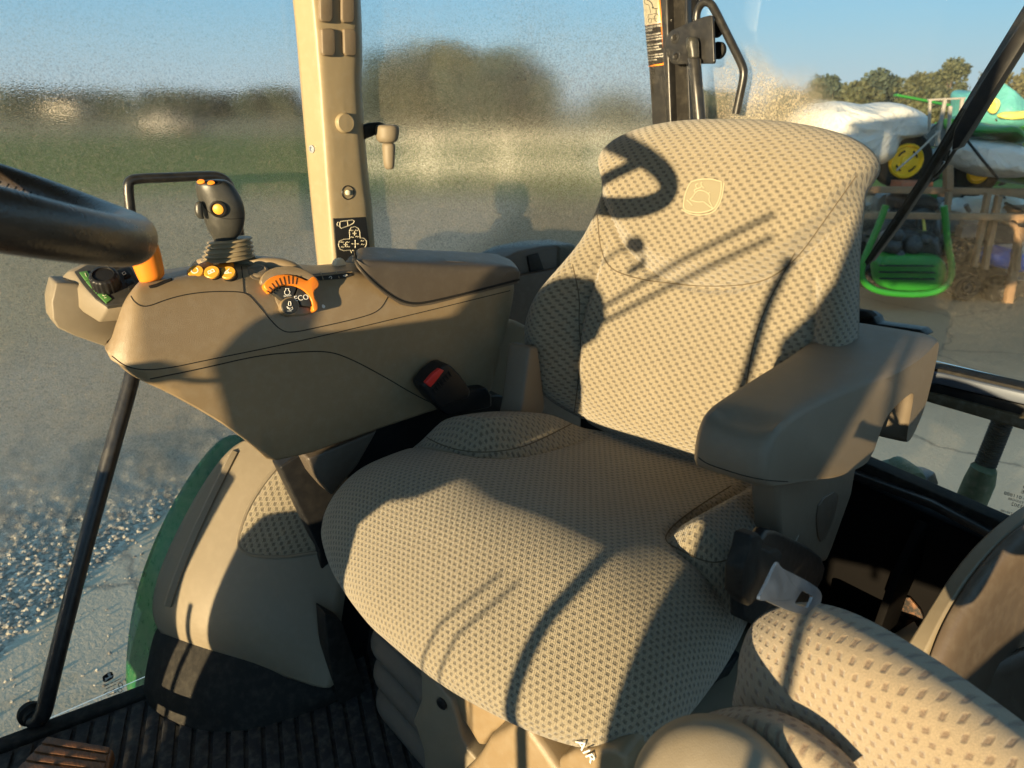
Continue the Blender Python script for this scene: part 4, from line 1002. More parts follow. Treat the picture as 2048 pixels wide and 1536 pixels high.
tube('rod',[F0.Y(*Z5(x,y),YR) for x,y in [(1095,235),(1100,160),(1112,110),(1140,60),(1170,30),(1215,20),(1265,45),(1310,120),(1395,290),(1480,460),(1560,620),(1620,745),(1638,820),(1625,930),(1590,1090),(1548,1295)]],.0088,M['blackmetal'],wh,n=14,rnd=2)
wp_=empty('rear_wiper',F0,'long black wiper arm and blade slanting across the rear window','wiper')
YW=1.535
def wseg(name,l,mat,th=.012,y=YW): return prism(name,yp(l,y),1,y,y+th,mat,wp_,bevel=.0015)
wseg('blade_rubber',[(1729,524),(1734,531),(1790,462),(1850,372),(1930,240),(2070,20),(2052,4),(1915,228),(1835,362),(1776,452)],M['rubber'],.014)
wseg('blade_arm',[(1736,520),(1742,524),(1796,452),(1856,360),(1934,232),(2080,10),(2070,2),(1925,222),(1846,352),(1786,444)],M['black'],.02,YW-.02)
wseg('blade_bridge',[(1815,408),(1822,412),(1832,402),(1846,380),(1868,352),(1878,338),(1884,318),(1872,322),(1860,340),(1842,366),(1826,388)],M['blackmetal'],.012)
wseg('arm_rod',[(1903,300),(1917,294),(1945,250),(1990,177),(2040,97),(2100,5),(2084,-8),(2028,68),(1978,142),(1932,217),(1908,262)],M['black'],.03,YW-.055)
for a_,b_ in (((1856,352),(1886,322)),((1840,378),(1866,356)),((1890,322),(1898,300))): 
    V,F=tube_data([F0.Y(*a_,YW),F0.Y(*b_,YW)],.004,8); mesh_obj('link',V,F,M['blackmetal'],wp_)
V,F=tube_data([F0.Y(x,y,YW) for x,y in [(1868,356),(1880,345),(1892,330),(1915,292)]],.0035,8); mesh_obj('spring_rail',V,F,M['blackmetal'],wp_)
# ---- rear window surround: bar, seals, lower pane, black sill and panel
YB=1.44
rf=empty('rear_window_frame',F0,'black and grey rear window frame bar with rubber seals','window frame')
prism('frame_bar',yp([(1850,742),(1885,748),(2100,797),(2100,822),(1880,770),(1850,765)],YB),1,YB,YB+.05,M['alu'],rf,bevel=.004)
prism('frame_upper_seal',yp([(1850,734),(1885,739),(2100,788),(2100,797),(1885,748),(1850,742)],YB+.01),1,YB+.01,YB+.05,M['rubber'],rf,bevel=.001)
prism('frame_channel',yp([(1850,765),(1880,770),(2100,822),(2100,848),(1880,790),(1850,784)],YB+.015),1,YB+.015,YB+.05,M['blackmetal'],rf,bevel=.002)
prism('rubber_seal',yp([(1850,784),(1880,790),(2100,848),(2100,876),(1876,811),(1850,803)],YB+.006),1,YB+.006,YB+.05,plastic('worn rubber seal',(.10,.08,.045),.6,500,.001,.3,.3),rf,bevel=.004)
prism('corner_seal',yp([(1680,616),(1700,620),(1745,624),(1758,632),(1762,644),(1850,656),(1862,668),(1800,672),(1690,662)],1.52),1,1.50,1.54,M['black'],rf,bevel=.004)
prism('corner_strip',yp([(1690,611),(1746,620),(1758,630),(1745,634),(1690,624)],1.50),1,1.475,1.50,M['rubber'],rf,bevel=.004)
if USE_GLASS:
    gl=prism('lower_rear_glass',yp([(1650,880),(2100,1085),(2100,874),(1876,808),(1700,760)],1.46),1,1.460,1.465,g4,bevel=0,smooth=False); tag(gl,'lower rear glass pane with mirrored lettering','glass pane')
ll=empty('glass_lettering',F0,'mirrored black serial lettering on the lower rear glass','lettering')
ua=F0.Y(2040,1000,1.455)-F0.Y(1990,985,1.455)
for (x,y,s,sz) in [(2044,976,'ED',.011),(2040,985,'GE',.010),(2026,994,'DD 011888',.0095),(2030,1004,'2600T3/DG86',.0065),(2030,1013,'003302',.0095),(2040,1021,'B ..',.008),(2018,1029,'AYAO BIZ2P18B',.0062)]:
    uy=np.array([-.12,0,1.]); p=F0.Y(x+10,y,1.455)
    text('letters',s,M['decalblack'],ll,basis(p,-ua,uy)@Matrix.Rotation(0,4,'Z'),sz,.0001)
rs=empty('rear_sill',F0,'black rubber rear sill above the dark rear panel','sill')
prism('sill',yp([(1600,885),(1700,925),(1722,922),(1878,990),(2014,1049),(2100,1088),(2100,1125),(1990,1072),(1860,1005),(1700,945),(1600,905)],1.42),1,1.42,1.46,M['rubber'],rs,bevel=.003)
prism('sill_lip',yp([(1600,903),(1700,943),(1860,1003),(1990,1070),(2100,1122),(2100,1140),(1990,1086),(1860,1018),(1700,958),(1600,918)],1.40),1,1.40,1.46,M['blackmetal'],rs,bevel=.003)
rp=empty('bulkhead',F0,'near black rear bulkhead panel with worn rusty patch','panel')
prism('bulkhead_sheet',yp([(1500,860),(1700,950),(1990,1080),(2200,1180),(2200,1700),(1500,1500)],1.43),1,1.41,1.45,M['darkpanel'],rp,bevel=.003)
def rusty():
    t=NT('rusty worn paint'); co=t.coord(); n=t.noise(60,5,co,.7); t.bsdf(t.ramp(n,[(.45,(.015,.012,.01)),(.62,(.17,.075,.03)),(.8,(.35,.26,.16))]),.6,bump=n,bd=.001); return t.m
prism('folded_flange',[F0.X(x,y,.30) for x,y in [(1851,1045),(1858,1050),(1842,1130),(1815,1190),(1790,1262),(1762,1258),(1800,1150)]],0,.285,.30,M['darkpanel'],rp,bevel=.002)
prism('worn_patch',yp([(1795,1215),(1808,1200),(1817,1190),(1830,1205),(1845,1222),(1850,1250),(1830,1270),(1810,1262),(1790,1258)],1.405),1,1.40,1.406,rusty(),rp,bevel=.001,round_=1)
# tan lower ledge beside the bulkhead
led=prism('floor_ledge',[F0.Z(x,y,.12) for x,y in [(1640,1200),(1735,1262),(1790,1262),(1830,1236),(1838,1252),(1860,1262),(1850,1380),(1700,1330)]],2,.06,.12,M['trim'],bevel=.012); tag(led,'brown plastic ledge on the floor below the dark bulkhead','ledge')
# side ledge right of the console (behind it) with a vent
vl=empty('side_ledge',F0,'beige side ledge with black vent between console and backrest','trim ledge')
XV=-.62
prism('ledge_body',[F0.X(x,y,XV) for x,y in [(1000,520),(1040,502),(1090,492),(1150,488),(1180,540),(1150,620),(1000,600)]],0,XV-.10,XV,M['tan_dark'],vl,bevel=.008)
prism('vent',[F0.X(x,y,XV+.002) for x,y in [(1054,512),(1076,506),(1090,545),(1078,560),(1062,555)]],0,XV-.01,XV+.004,M['black'],vl,bevel=.002)
prism('ledge_lower',[F0.X(x,y,XV-.02) for x,y in [(960,590),(1150,590),(1150,720),(940,700)]],0,XV-.12,XV-.02,M['trim'],vl,bevel=.008)
lf=prism('side_cushion',[F0.X(x,y,-.46) for x,y in [(960,690),(990,655),(1030,640),(1070,660),(1070,860),(940,860)]],0,-.50,-.46,M['fabric_small'],bevel=.012); tag(lf,'dark patterned fabric pad seen between console and backrest','pad')
# unseen roof lining, added to keep sky light off the interior
roof=empty('cab_roof',F0,'unseen beige cab roof above the seat, added to block sky light','roof')
prism('roof_lining',[np.array(p) for p in [(-.86,-.62,0),(.90,-.62,0),(.75,1.55,0),(-.70,1.55,0)]],2,1.62,1.70,M['trim'],roof,bevel=.02)
# unseen shadow casters, outlines traced back from their shadows: column, pillar, wiper, grab rod
YF=-.45
def xz(l,y=YF): return [np.array([a,y,b]) for a,b in l]
col=empty('steering_column',F0,'unseen brown steering column and dash hood, cut to their shadow outline','column',loc=(0,0,0))
prism('dash_hood',xz([(-.085,.60),(-.105,.68),(-.104,.79),(-.09,.845),(-.082,.86),(-.074,.815),(-.05,.812),(.02,.818),(.08,.835),(.13,.875),(.165,.897),(.20,.893),(.232,.868),(.247,.83),(.235,.79),(.205,.765),(.20,.73),(.215,.69),(.205,.63),(.16,.605),(.115,.59),(.08,.55)]),1,YF,YF+.08,M['tan'],col,bevel=.006)
prism('column_body',xz([(-.085,.62),(.085,.58),(.112,.52),(.118,.455),(.30,.448),(.335,.42),(.345,.30),(.33,0),(-.27,0),(-.275,.38),(-.255,.42),(-.12,.43)]),1,YF-.02,YF+.05,M['tan_dark'],col,bevel=.008)
tube('shaft',[(.04,-.40,.80),(.04,-.16,.98)],.030,M['black'],col)
st_=empty('stalk',F0); st_.parent=col; st_.location=(0,0,0)
prism('stalk_tip',xz([(.283,.962),(.30,.985),(.325,.99),(.337,.98),(.335,.965),(.315,.955)]),1,YF,YF+.02,M['black'],st_,bevel=.004)
tube('stalk_arm',xz([(.24,.93),(.27,.955),(.29,.966)]),.003,M['black'],st_,rnd=1)
prism('small_lever',xz([(.292,.922),(.325,.950),(.334,.958),(.332,.942),(.305,.918)]),1,YF,YF+.015,M['black'],st_,bevel=.002)
rfp=prism('arch_shade_block',xz([(-.62,-.1),(-.357,-.1),(-.362,.20),(-.374,.30),(-.366,.46),(-.62,.52)]),1,YF-.02,YF+.03,M['blackmetal'],bevel=.006); tag(rfp,'unseen black block added to shade the wheel arch trim','pillar')  # added block, limits the sunlit area on the arch trim
tube('stripe_bar',xz([(-.325,-.1),(-.322,.10),(-.326,.26)]),.006,M['black'],col,rnd=0)  # thin bar added to cast a stripe on the arch trim
lp=empty('left_front_pillar',F0,'unseen black front pillar with side block added to shade the bulkhead','pillar')
prism('post',xz([(.600,-.1),(.600,.45),(.602,.60),(.606,.86),(.640,.905),(.668,.96),(.695,1.15),(.72,1.62),(.82,1.62),(.80,1.1),(.765,.88),(.73,.76),(.692,.64),(.688,.56),(1.05,.56),(1.05,.36),(.80,.33),(.69,.30),(.69,.24),(1.05,.20),(1.05,-.1)]),1,YF-.03,YF+.02,M['blackmetal'],lp,bevel=.006)  # low side block and its gap are shaped to shade the bulkhead
tube('mirror_rod',xz([(.785,.30),(.782,.72),(.779,.95)]),.0065,M['blackmetal'],lp,rnd=0)
gh=empty('front_grab_handle',F0,'thin black curved grab handle ahead of the wheel','grab handle')
tube('rod',xz([(.485,.30),(.480,.45),(.476,.57),(.500,.615),(.540,.70),(.556,.80),(.564,.90),(.578,.95),(.590,.985)]),.0095,M['blackmetal'],gh)
wi=empty('front_wiper',F0,'pair of thin front wiper arms','wiper')
tube('wiper_arm',xz([(.235,.832),(.350,.918),(.445,.978),(.566,1.052)],YF-.02),.0042,M['blackmetal'],wi,rnd=0)
tube('wiper_arm',xz([(.215,.790),(.390,.910),(.570,1.018)],YF-.02),.0042,M['blackmetal'],wi,rnd=0)
tube('wiper_arm',xz([(.330,.30),(.335,.52),(.40,.60)],YF-.02),.0022,M['blackmetal'],wi,rnd=1)
tube('wiper_arm',xz([(.365,.30),(.368,.52),(.43,.60)],YF-.02),.0022,M['blackmetal'],wi,rnd=1)
ms_=empty('far_mirror',F0,'small black mirror on an arm ahead of the console','mirror')
prism('mirror_head',xz([(-.128,.800),(-.124,.810),(-.106,.811),(-.098,.800),(-.094,.785),(-.106,.777),(-.122,.780)],YF-.05),1,YF-.07,YF-.05,M['black'],ms_,bevel=.003)
tube('mirror_arm',xz([(-.110,.79),(-.095,.772),(-.080,.765)],YF-.05),.004,M['black'],ms_,rnd=0)
sw=prism('side_wall',[np.array(p) for p in [(-.60,.50,0),(-.60,1.47,0),(-.66,1.47,0),(-.66,.50,0)]],2,0,.70,M['shell'],bevel=.004); tag(sw,'brown inner side wall behind the console','side wall')
fw_=prism('gap_filler',[F0.X(x,y,-.42) for x,y in [(560,935),(640,880),(860,800),(1000,790),(1080,830),(1100,900),(760,1150),(720,1400),(660,1395),(640,1100)]],0,-.46,-.42,M['black'],bevel=.004); tag(fw_,'black filler sheet added in the dark gap between console and cushion','cover')  # black sheet added to keep the gap under the console dark
lq=prism('left_fill_blocker',[np.array([.80,a,b]) for a,b in [(.72,-.05),(.72,.55),(.80,.78),(1.5,.95),(1.5,-.05)]],0,.80,.84,M['shell'],bevel=.005); tag(lq,'unseen brown panel added to block fill light beside the open left door','panel')  # opaque panel out of view, added to cut sky fill in the cab
dw_=prism('front_fill_blocker',xz([(-.62,-.1),(-.62,.05),(.62,.05),(.62,-.1)]),1,YF-.05,YF,M['shell'],bevel=.004); tag(dw_,'low unseen brown wall added to block fill light at the cab front','wall')  # out of view, added to cut fill light from the front
# ---- instructor seat, lower right foreground
ins=empty('instructor_seat',F0,'folded instructor seat in blurred tan fabric, nearest the camera','seat',loc=(.55,.45,.6))
FI=Frame((.55,.45,.6),0)
def dpatch(name,rows,mat,th=.02,sub=3): 
    o=patch(name,[[ (x,y,d) for x,y,d in r] for r in rows],mat,ins,th,sub,fr=FI,kind='D',planar=True); return o
fabi=fabric('instructor fabric',base=(.31,.245,.165),spot=(.11,.06,.042),px=.0098,py=.0072,knitk=.08,shift=.5,du_=8.,dk=1.9,dv_=6.,dvk=1.9,grain=1200.)
def ypatch(name,pr,ys,mat,th,sub=3):
    rows=[[(x,y,v) for (x,y),v in zip(r,vs)] for r,vs in zip(pr,ys)]
    return patch(name,rows,mat,ins,th,sub,fr=FI,kind='Y',planar=True)
FIy=lambda v:v-.45
ypatch('backrest',[
 [(1516,1298),(1530,1263),(1560,1243),(1605,1231),(1655,1238),(1715,1263),(1840,1339),(1960,1426),(2110,1540)],
 [(1507,1330),(1528,1296),(1565,1278),(1615,1271),(1672,1280),(1735,1304),(1840,1366),(1950,1446),(2090,1560)],
 [(1508,1364),(1530,1346),(1580,1332),(1640,1331),(1700,1339),(1760,1364),(1840,1416),(1930,1488),(2040,1600)],
 [(1500,1387),(1525,1383),(1580,1380),(1640,1384),(1700,1399),(1760,1430),(1820,1476),(1890,1543),(1980,1640)],
 [(1486,1412),(1520,1414),(1565,1420),(1615,1437),(1665,1463),(1710,1502),(1765,1551),(1825,1614),(1890,1703)]],
 [[FIy(v) for v in r] for r in ([.560,.552,.550,.550,.550,.545,.545,.545,.545],[.535,.522,.520,.520,.520,.515,.515,.515,.515],[.520,.508,.505,.505,.502,.500,.500,.500,.50],[.515,.502,.498,.498,.498,.495,.495,.495,.495],[.52,.51,.505,.505,.505,.502,.50,.50,.50])],fabi,.03)
ypatch('seat_shell',[[(1600,1222),(1660,1224),(1725,1248),(1855,1325),(1985,1420),(2130,1535)],[(1600,1246),(1655,1254),(1715,1280),(1835,1350),(1955,1445),(2110,1572)]],[[FIy(.585)]*6,[FIy(.570)]*6],M['trim'],.018)
ypatch('cushion_edge',[
 [(1330,1492),(1370,1462),(1420,1440),(1480,1426),(1540,1432),(1600,1456),(1660,1500),(1720,1556)],
 [(1340,1512),(1378,1482),(1425,1460),(1480,1447),(1530,1452),(1585,1478),(1640,1520),(1690,1575)],
 [(1345,1550),(1400,1500),(1440,1480),(1480,1470),(1520,1476),(1570,1502),(1620,1545),(1660,1600)]],
 [[FIy(.47)]*8,[FIy(.445)]*8,[FIy(.45)]*8],fabi,.014)
def hinge():
    c=FI.D(1430,1622,.56); ax=np.array([.45,-.62,.60]); 
    lathe('hinge_cover',c,ax,[(0,-.06),(.060,-.06),(.066,-.03),(.066,.0),(.063,.012),(.054,.022),(.035,.028),(0,.030)],M['trim'],ins,n=64)
hinge()
# ---- brown rounded shell beyond the instructor seat (door side)
bs=empty('door_side_shell',F0,'dark brown rounded shell with pale rim at the right edge','panel')
FBs=F0
patch('rim_strip',[[(2075,1010,.95),(2040,1030,.94),(1985,1072,.92),(1930,1130,.90),(1885,1200,.88),(1845,1265,.87),(1800,1320,.87)],[(2075,1030,.93),(2050,1050,.92),(2005,1090,.90),(1950,1150,.88),(1905,1220,.86),(1868,1290,.85),(1830,1370,.85)]],M['trim'],bs,.02,3,kind='D')
patch('shell',[[(2100,1030,.92),(2050,1048,.905),(2000,1092,.895),(1948,1152,.875),(1903,1225,.855),(1866,1300,.84),(1840,1400,.83)],[(2110,1060,.90),(2060,1075,.89),(2015,1115,.875),(1968,1170,.86),(1925,1240,.84),(1888,1310,.83),(1860,1420,.82)],[(2130,1110,.93),(2090,1120,.92),(2050,1150,.91),(2010,1200,.90),(1970,1270,.88),(1940,1350,.87),(1920,1460,.86)],[(2150,1180,1.0),(2120,1200,1.0),(2090,1230,1.0),(2060,1280,1.0),(2030,1340,1.0),(2000,1420,.98),(1980,1520,.96)]],M['shell'],bs,.012,3,kind='D')
patch('shell_base',[[(1840,1380,.84),(1990,1330,.93),(2130,1250,1.0)],[(1800,1480,.83),(1980,1450,.92),(2140,1400,.98)],[(1780,1600,.80),(1980,1600,.85),(2150,1600,.9)]],M['shell'],bs,.01,2,kind='D')
# beige body under the seats (lit through the door)
base_p=patch('seat_box',[[(1180,1470,('Z',.17)),(1330,1400,('Z',.20)),(1430,1310,('Z',.22)),(1520,1230,('Z',.24)),(1640,1240,('Z',.24))] if False else [(1200,1430,.98),(1330,1360,1.02),(1430,1290,1.06),(1530,1215,1.10),(1640,1225,1.06)],[(1230,1500,.94),(1360,1430,.96),(1470,1350,1.0),(1570,1290,1.02),(1650,1300,1.0)],[(1260,1590,.9),(1400,1540,.9),(1520,1460,.92),(1600,1390,.95),(1680,1370,.96)]],M['trim'],None,.01,2,kind='D')
tag(base_p,'beige plastic seat box cover between the two seats','cover')
# ================================================================== OUTDOORS
GZ=-1.2
def ground_mat():
    t=NT('yard ground'); co=t.coord(); 
    dt=t.n('ShaderNodeVectorMath',_operation='DOT_PRODUCT'); t.l(co,dt.inputs[0]); dt.inputs[1].default_value=tuple(hd)
    w=dt.outputs['Value']
    lat=t.n('ShaderNodeVectorMath',_operation='DOT_PRODUCT'); t.l(co,lat.inputs[0]); lat.inputs[1].default_value=tuple(rt)
    n1=t.noise(.35,4,co,.6); n2=t.noise(3.,5,co,.65); n3=t.noise(40,4,co,.7); n4=t.noise(.05,3,co)
    # gravel: stones of many greys
    vo=t.n('ShaderNodeTexVoronoi',Scale=46.); t.l(co,vo.inputs['Vector'])
    vg=t.n('ShaderNodeSeparateColor'); t.l(vo.outputs['Color'],vg.inputs[0])
    grav=t.ramp(vg.outputs[0],[(0,(.17,.155,.13)),(.5,(.34,.31,.26)),(.85,(.5,.46,.38)),(1,(.68,.63,.53))])
    conc=t.mix(t.math('MULTIPLY',n3,.6),t.mix(n2,(.42,.36,.27),(.54,.465,.35)),(.28,.245,.19))
    kd=t.n('ShaderNodeMapRange'); kd.interpolation_type='SMOOTHSTEP'; t.l(t.math('ADD',w,t.math('MULTIPLY',t.math('SUBTRACT',n2,.5),1.5)),kd.inputs[0]); kd.inputs[1].default_value=3.6; kd.inputs[2].default_value=6.5
    conc=t.mix(kd.outputs[0],conc,t.mix(n3,(.13,.115,.085),(.24,.21,.16)))
    asp=t.mix(n2,(.27,.22,.145),(.36,.295,.20)); asp=t.mix(t.math('MULTIPLY',n3,.4),asp,(.44,.37,.26))
    grass=t.mix(n1,(.07,.125,.035),(.17,.21,.08)); dry=t.mix(n1,(.24,.20,.12),(.34,.28,.18))
    ww=t.math('ADD',w,t.math('MULTIPLY',t.math('SUBTRACT',n1,.5),5.))
    def band(a,b,soft=1.5):
        x=t.n('ShaderNodeMapRange'); x.interpolation_type='SMOOTHSTEP'; t.l(ww,x.inputs[0]); x.inputs[1].default_value=a-soft; x.inputs[2].default_value=a+soft
        if b is None: return x.outputs[0]
        y=t.n('ShaderNodeMapRange'); y.interpolation_type='SMOOTHSTEP'; t.l(ww,y.inputs[0]); y.inputs[1].default_value=b-soft; y.inputs[2].default_value=b+soft
        return t.math('SUBTRACT',x.outputs[0],y.outputs[0])
    # slab edge near the tractor
    s0=F0.Z(0,1310,GZ); s1=F0.Z(210,1130,GZ); e=(s1-s0)/np.linalg.norm(s1-s0); nn=np.array([e[1],-e[0],0]);  nn=nn if nn[0]<0 else -nn
    dd=t.n('ShaderNodeVectorMath',_operation='DOT_PRODUCT'); t.l(co,dd.inputs[0]); dd.inputs[1].default_value=tuple(nn)
    k=t.n('ShaderNodeMapRange'); t.l(t.math('ADD',dd.outputs['Value'],t.math('MULTIPLY',t.math('SUBTRACT',n2,.5),.10)),k.inputs[0]); k.inputs[1].default_value=float(s0@nn)-.03; k.inputs[2].default_value=float(s0@nn)+.05
    k2=t.n('ShaderNodeMapRange'); t.l(t.math('ADD',dd.outputs['Value'],t.math('MULTIPLY',t.math('SUBTRACT',n1,.5),2.)),k2.inputs[0]); k2.inputs[1].default_value=float(s0@nn)+2.6; k2.inputs[2].default_value=float(s0@nn)+3.8
    gm=t.math('SUBTRACT',k.outputs[0],k2.outputs[0],clamp=True)
    c=t.mix(k2.outputs[0],conc,asp); c=t.mix(gm,c,grav)
    c=t.mix(band(20.5,None),c,grass); c=t.mix(band(62,None,8),c,dry)
    # cracks in the slab
    ck=t.n('ShaderNodeTexVoronoi',Scale=.55); ck.feature='DISTANCE_TO_EDGE'; 
    ad=t.n('ShaderNodeVectorMath',_operation='MULTIPLY_ADD'); nzc=t.n('ShaderNodeTexNoise',Scale=3.,Detail=4.); t.l(co,nzc.inputs['Vector']); t.l(nzc.outputs['Color'],ad.inputs[0]); ad.inputs[1].default_value=(.35,.35,0); t.l(co,ad.inputs[2]); t.l(ad.outputs[0],ck.inputs['Vector'])
    cr=t.ramp(ck.outputs['Distance'],[(0,.0),(.012,1)])
    notg=t.math('SUBTRACT',1.,k.outputs[0],clamp=True)
    c=t.mix(t.math('MULTIPLY',t.math('SUBTRACT',1.,cr),t.math('MULTIPLY',notg,.6)),c,(.07,.065,.06))
    h=t.math('ADD',t.math('MULTIPLY',t.math('MULTIPLY',vo.outputs['Distance'],-1.),t.math('MULTIPLY',gm,1.2)),t.math('MULTIPLY',n3,.25))
    t.bsdf(c,.95,0,.0,bump=h,bd=.03,bs=.8); return t.m
ctrw=np.array([CAM[0],CAM[1],0])
V=[(-2500,-2500,GZ),(2500,-2500,GZ),(2500,2500,GZ),(-2500,2500,GZ)]
gnd=mesh_obj('ground',V,[(0,1,2,3)],ground_mat(),None,smooth=False); tag(gnd,kind='structure')
# loose gravel stones
def stones(n=5200):
    s0=F0.Z(0,1310,GZ); s1=F0.Z(210,1130,GZ); e=(s1-s0)/np.linalg.norm(s1-s0); nn=np.array([e[1],-e[0],0]);  nn=nn if nn[0]<0 else -nn
    parts=[]; ico=[]
    bm=bmesh.new(); bmesh.ops.create_icosphere(bm,subdivisions=1,radius=1); iv=[np.array(v.co) for v in bm.verts]; iff=[tuple(v.index for v in f.verts) for f in bm.faces]; bm.free()
    for k in range(n):
        a=rng.uniform(-.8,3.2); b=abs(rng.normal(0,1.0)) if rng.rand()<.93 else -rng.uniform(0,.9)
        r=rng.uniform(.006,.017)*(1 if b>0 else .6); p=s0+e*a+nn*b
        sc=np.array([r*rng.uniform(.7,1.3),r*rng.uniform(.7,1.3),r*rng.uniform(.45,.9)]); th=rng.uniform(0,PI); c,s=math.cos(th),math.sin(th)
        vs=[]
        for v in iv:
            q=v*sc*rng.uniform(.8,1.2); vs.append((p[0]+q[0]*c-q[1]*s,p[1]+q[0]*s+q[1]*c,GZ+r*.3+q[2]))
        parts.append((vs,iff))
    V,F=join(parts)
    t=NT('gravel stone'); ge=t.n('ShaderNodeNewGeometry'); c=t.ramp(ge.outputs['Random Per Island'],[(0,(.13,.12,.11)),(.5,(.30,.28,.24)),(.85,(.40,.37,.31)),(1,(.50,.46,.39))]); t.bsdf(c,.9,0,.1)
    o=mesh_obj('gravel',V,F,t.m,None,smooth=False); tag(o,'loose grey gravel beside the concrete slab','gravel',kind='stuff')
stones()
# ---- foliage
def leafmat(name,a,b):
    t=NT(name); ge=t.n('ShaderNodeNewGeometry'); co=t.coord(); n=t.noise(.7,3,co)
    c=t.mix(t.math('ADD',t.math('MULTIPLY',ge.outputs['Random Per Island'],.6),t.math('MULTIPLY',n,.4)),a,b)
    t.bsdf(c,.75,0,.2); return t.m
LM=[leafmat('olive leaves',(.040,.052,.026),(.115,.12,.066)),leafmat('grey green leaves',(.030,.045,.034),(.075,.098,.072)),leafmat('golden green leaves',(.07,.072,.034),(.165,.155,.078))]
BK=plastic('bark',(.10,.08,.06),.9,60,.01,.3)
FB=Frame((CAM[0],CAM[1],GZ),YAW)
def tree(px,ytop,wpx,dist,label,mat,ybase=None,n=1500,group=None,seed=0,cat='tree'):
    r_=np.random.RandomState(seed+11)
    top=FB.Y(px,ytop,dist); H=top[2]; W=wpx/FPX*dist*1.02/2
    root=empty('tree',Frame(FB.W((top[0],dist,0)),YAW),label,cat,group)
    V,F=tube_data([(0,0,-.2),(.1,0,H*.3),(-.05,.05,H*.6),(0,0,H*.85)],[.028*H+.05,.022*H+.03,.012*H,.004*H],8)
    parts=[(V,F)]
    blobs=[]
    for k in range(16):
        a=r_.uniform(0,2*PI); rr=W*r_.uniform(.15,.78); z=H*r_.uniform(.30,.86); rr*= (1.15-.75*max(0,(z/H-.45))/.5)
        bx,by=rr*math.cos(a),rr*math.sin(a); blobs.append((bx,by,z,W*r_.uniform(.22,.42)))
        parts.append(tube_data([(0,0,H*.25),(bx*.5,by*.5,z*.75),(bx,by,z)],[.012*H,.008*H,.003*H],5))
    for k in range(7):
        a=r_.uniform(0,2*PI); rr=W*r_.uniform(.05,.45); blobs.append((rr*math.cos(a),rr*math.sin(a),H*r_.uniform(.66,.84),W*r_.uniform(.26,.38)))
    blobs.append((0,0,H*.86,W*.30))
    V,F=join(parts); mesh_obj('trunk',V,F,BK,root)
    V=[];F=[]
    for k in range(n):
        bx,by,bz,br_=blobs[r_.randint(len(blobs))]
        d=r_.normal(size=3); d/=np.linalg.norm(d); q=np.array([bx,by,bz])+d*br_*r_.uniform(.55,1.12)*np.array([1,1,.8])
        if q[2]<H*.08: q[2]=H*.08+r_.rand()*H*.1
        q[2]=min(q[2],H*r_.uniform(.97,1.02))
        s=W*r_.uniform(.035,.085); u=r_.normal(size=3);u/=np.linalg.norm(u); v=np.cross(u,r_.normal(size=3)); v/=np.linalg.norm(v)
        b=len(V); V+= [q-u*s-v*s*.6,q+u*s-v*s*.5,q+u*s*.8+v*s*.7,q-u*s*.7+v*s*.6]; F.append((b,b+1,b+2,b+3))
    mesh_obj('crown',V,F,mat,root,smooth=False)
tree(960,150,330,68,'low wide bush at the foot of the blurred tree clump',LM[1],n=2600,seed=41)
tree(790,150,240,67,'low bush beside the beige pillar below the blurred tree clump',LM[0],n=2000,seed=42)
G1='trees along the horizon behind the parked machines'
tree(1915,106,88,85,'tallest rounded olive tree against the sky at the right',LM[0],n=3600,seed=1)
tree(1762,137,120,95,'low wide dark tree left of the tallest tree',LM[1],n=2400,seed=2)
tree(1838,140,90,92,'dark tree tucked against the left side of the tallest tree',LM[0],n=2000,seed=8)
tree(1660,150,110,98,'low bushy tree above the white wrapped machine',LM[1],n=2200,seed=3)
tree(1570,178,110,100,'lowest tree at the left end of the right hand row',LM[1],n=1800,seed=4)
tree(2005,128,90,90,'golden green tree right of the tallest tree',LM[2],n=2600,seed=5)
tree(2085,118,110,88,'golden tree cut by the right picture edge',LM[2],n=2600,seed=6)
tree(1720,165,130,80,'front dark hedge tree under the low wide tree',LM[0],n=2400,seed=21)
tree(1860,175,120,76,'shaded hedge tree below the tallest tree',LM[0],n=2400,seed=22)
tree(1985,178,120,74,'shaded hedge tree behind the teal tarpaulin',LM[0],n=2400,seed=23)
tree(790,104,190,70,'broad blurred tree just right of the beige pillar',LM[1],n=2600,seed=7)
tree(895,84,230,72,'middle tree of the blurred clump between the pillars',LM[0],n=2600,seed=9)
tree(1010,96,190,70,'right tree of the blurred clump between the pillars',LM[1],n=2600,seed=10)
tree(1085,132,120,73,'smallest tree at the right edge of the blurred clump',LM[0],n=1800,seed=12)
for i,(x,yt,w,d,lb) in enumerate([(545,178,150,120,'blurred tree left of the beige pillar'),(330,186,190,140,'low distant tree behind the dark parked vehicle'),(180,188,200,150,'low distant tree above the white building'),(30,184,190,140,'distant tree at the left picture edge'),(450,190,170,150,'low distant tree between the joystick and the beige pillar'),(1230,190,150,140,'low distant tree left of the black rear pillar'),(1420,185,150,130,'low distant tree behind the rod handle')]):
    tree(x,yt,w,d,lb,LM[1],n=1500,seed=30+i)
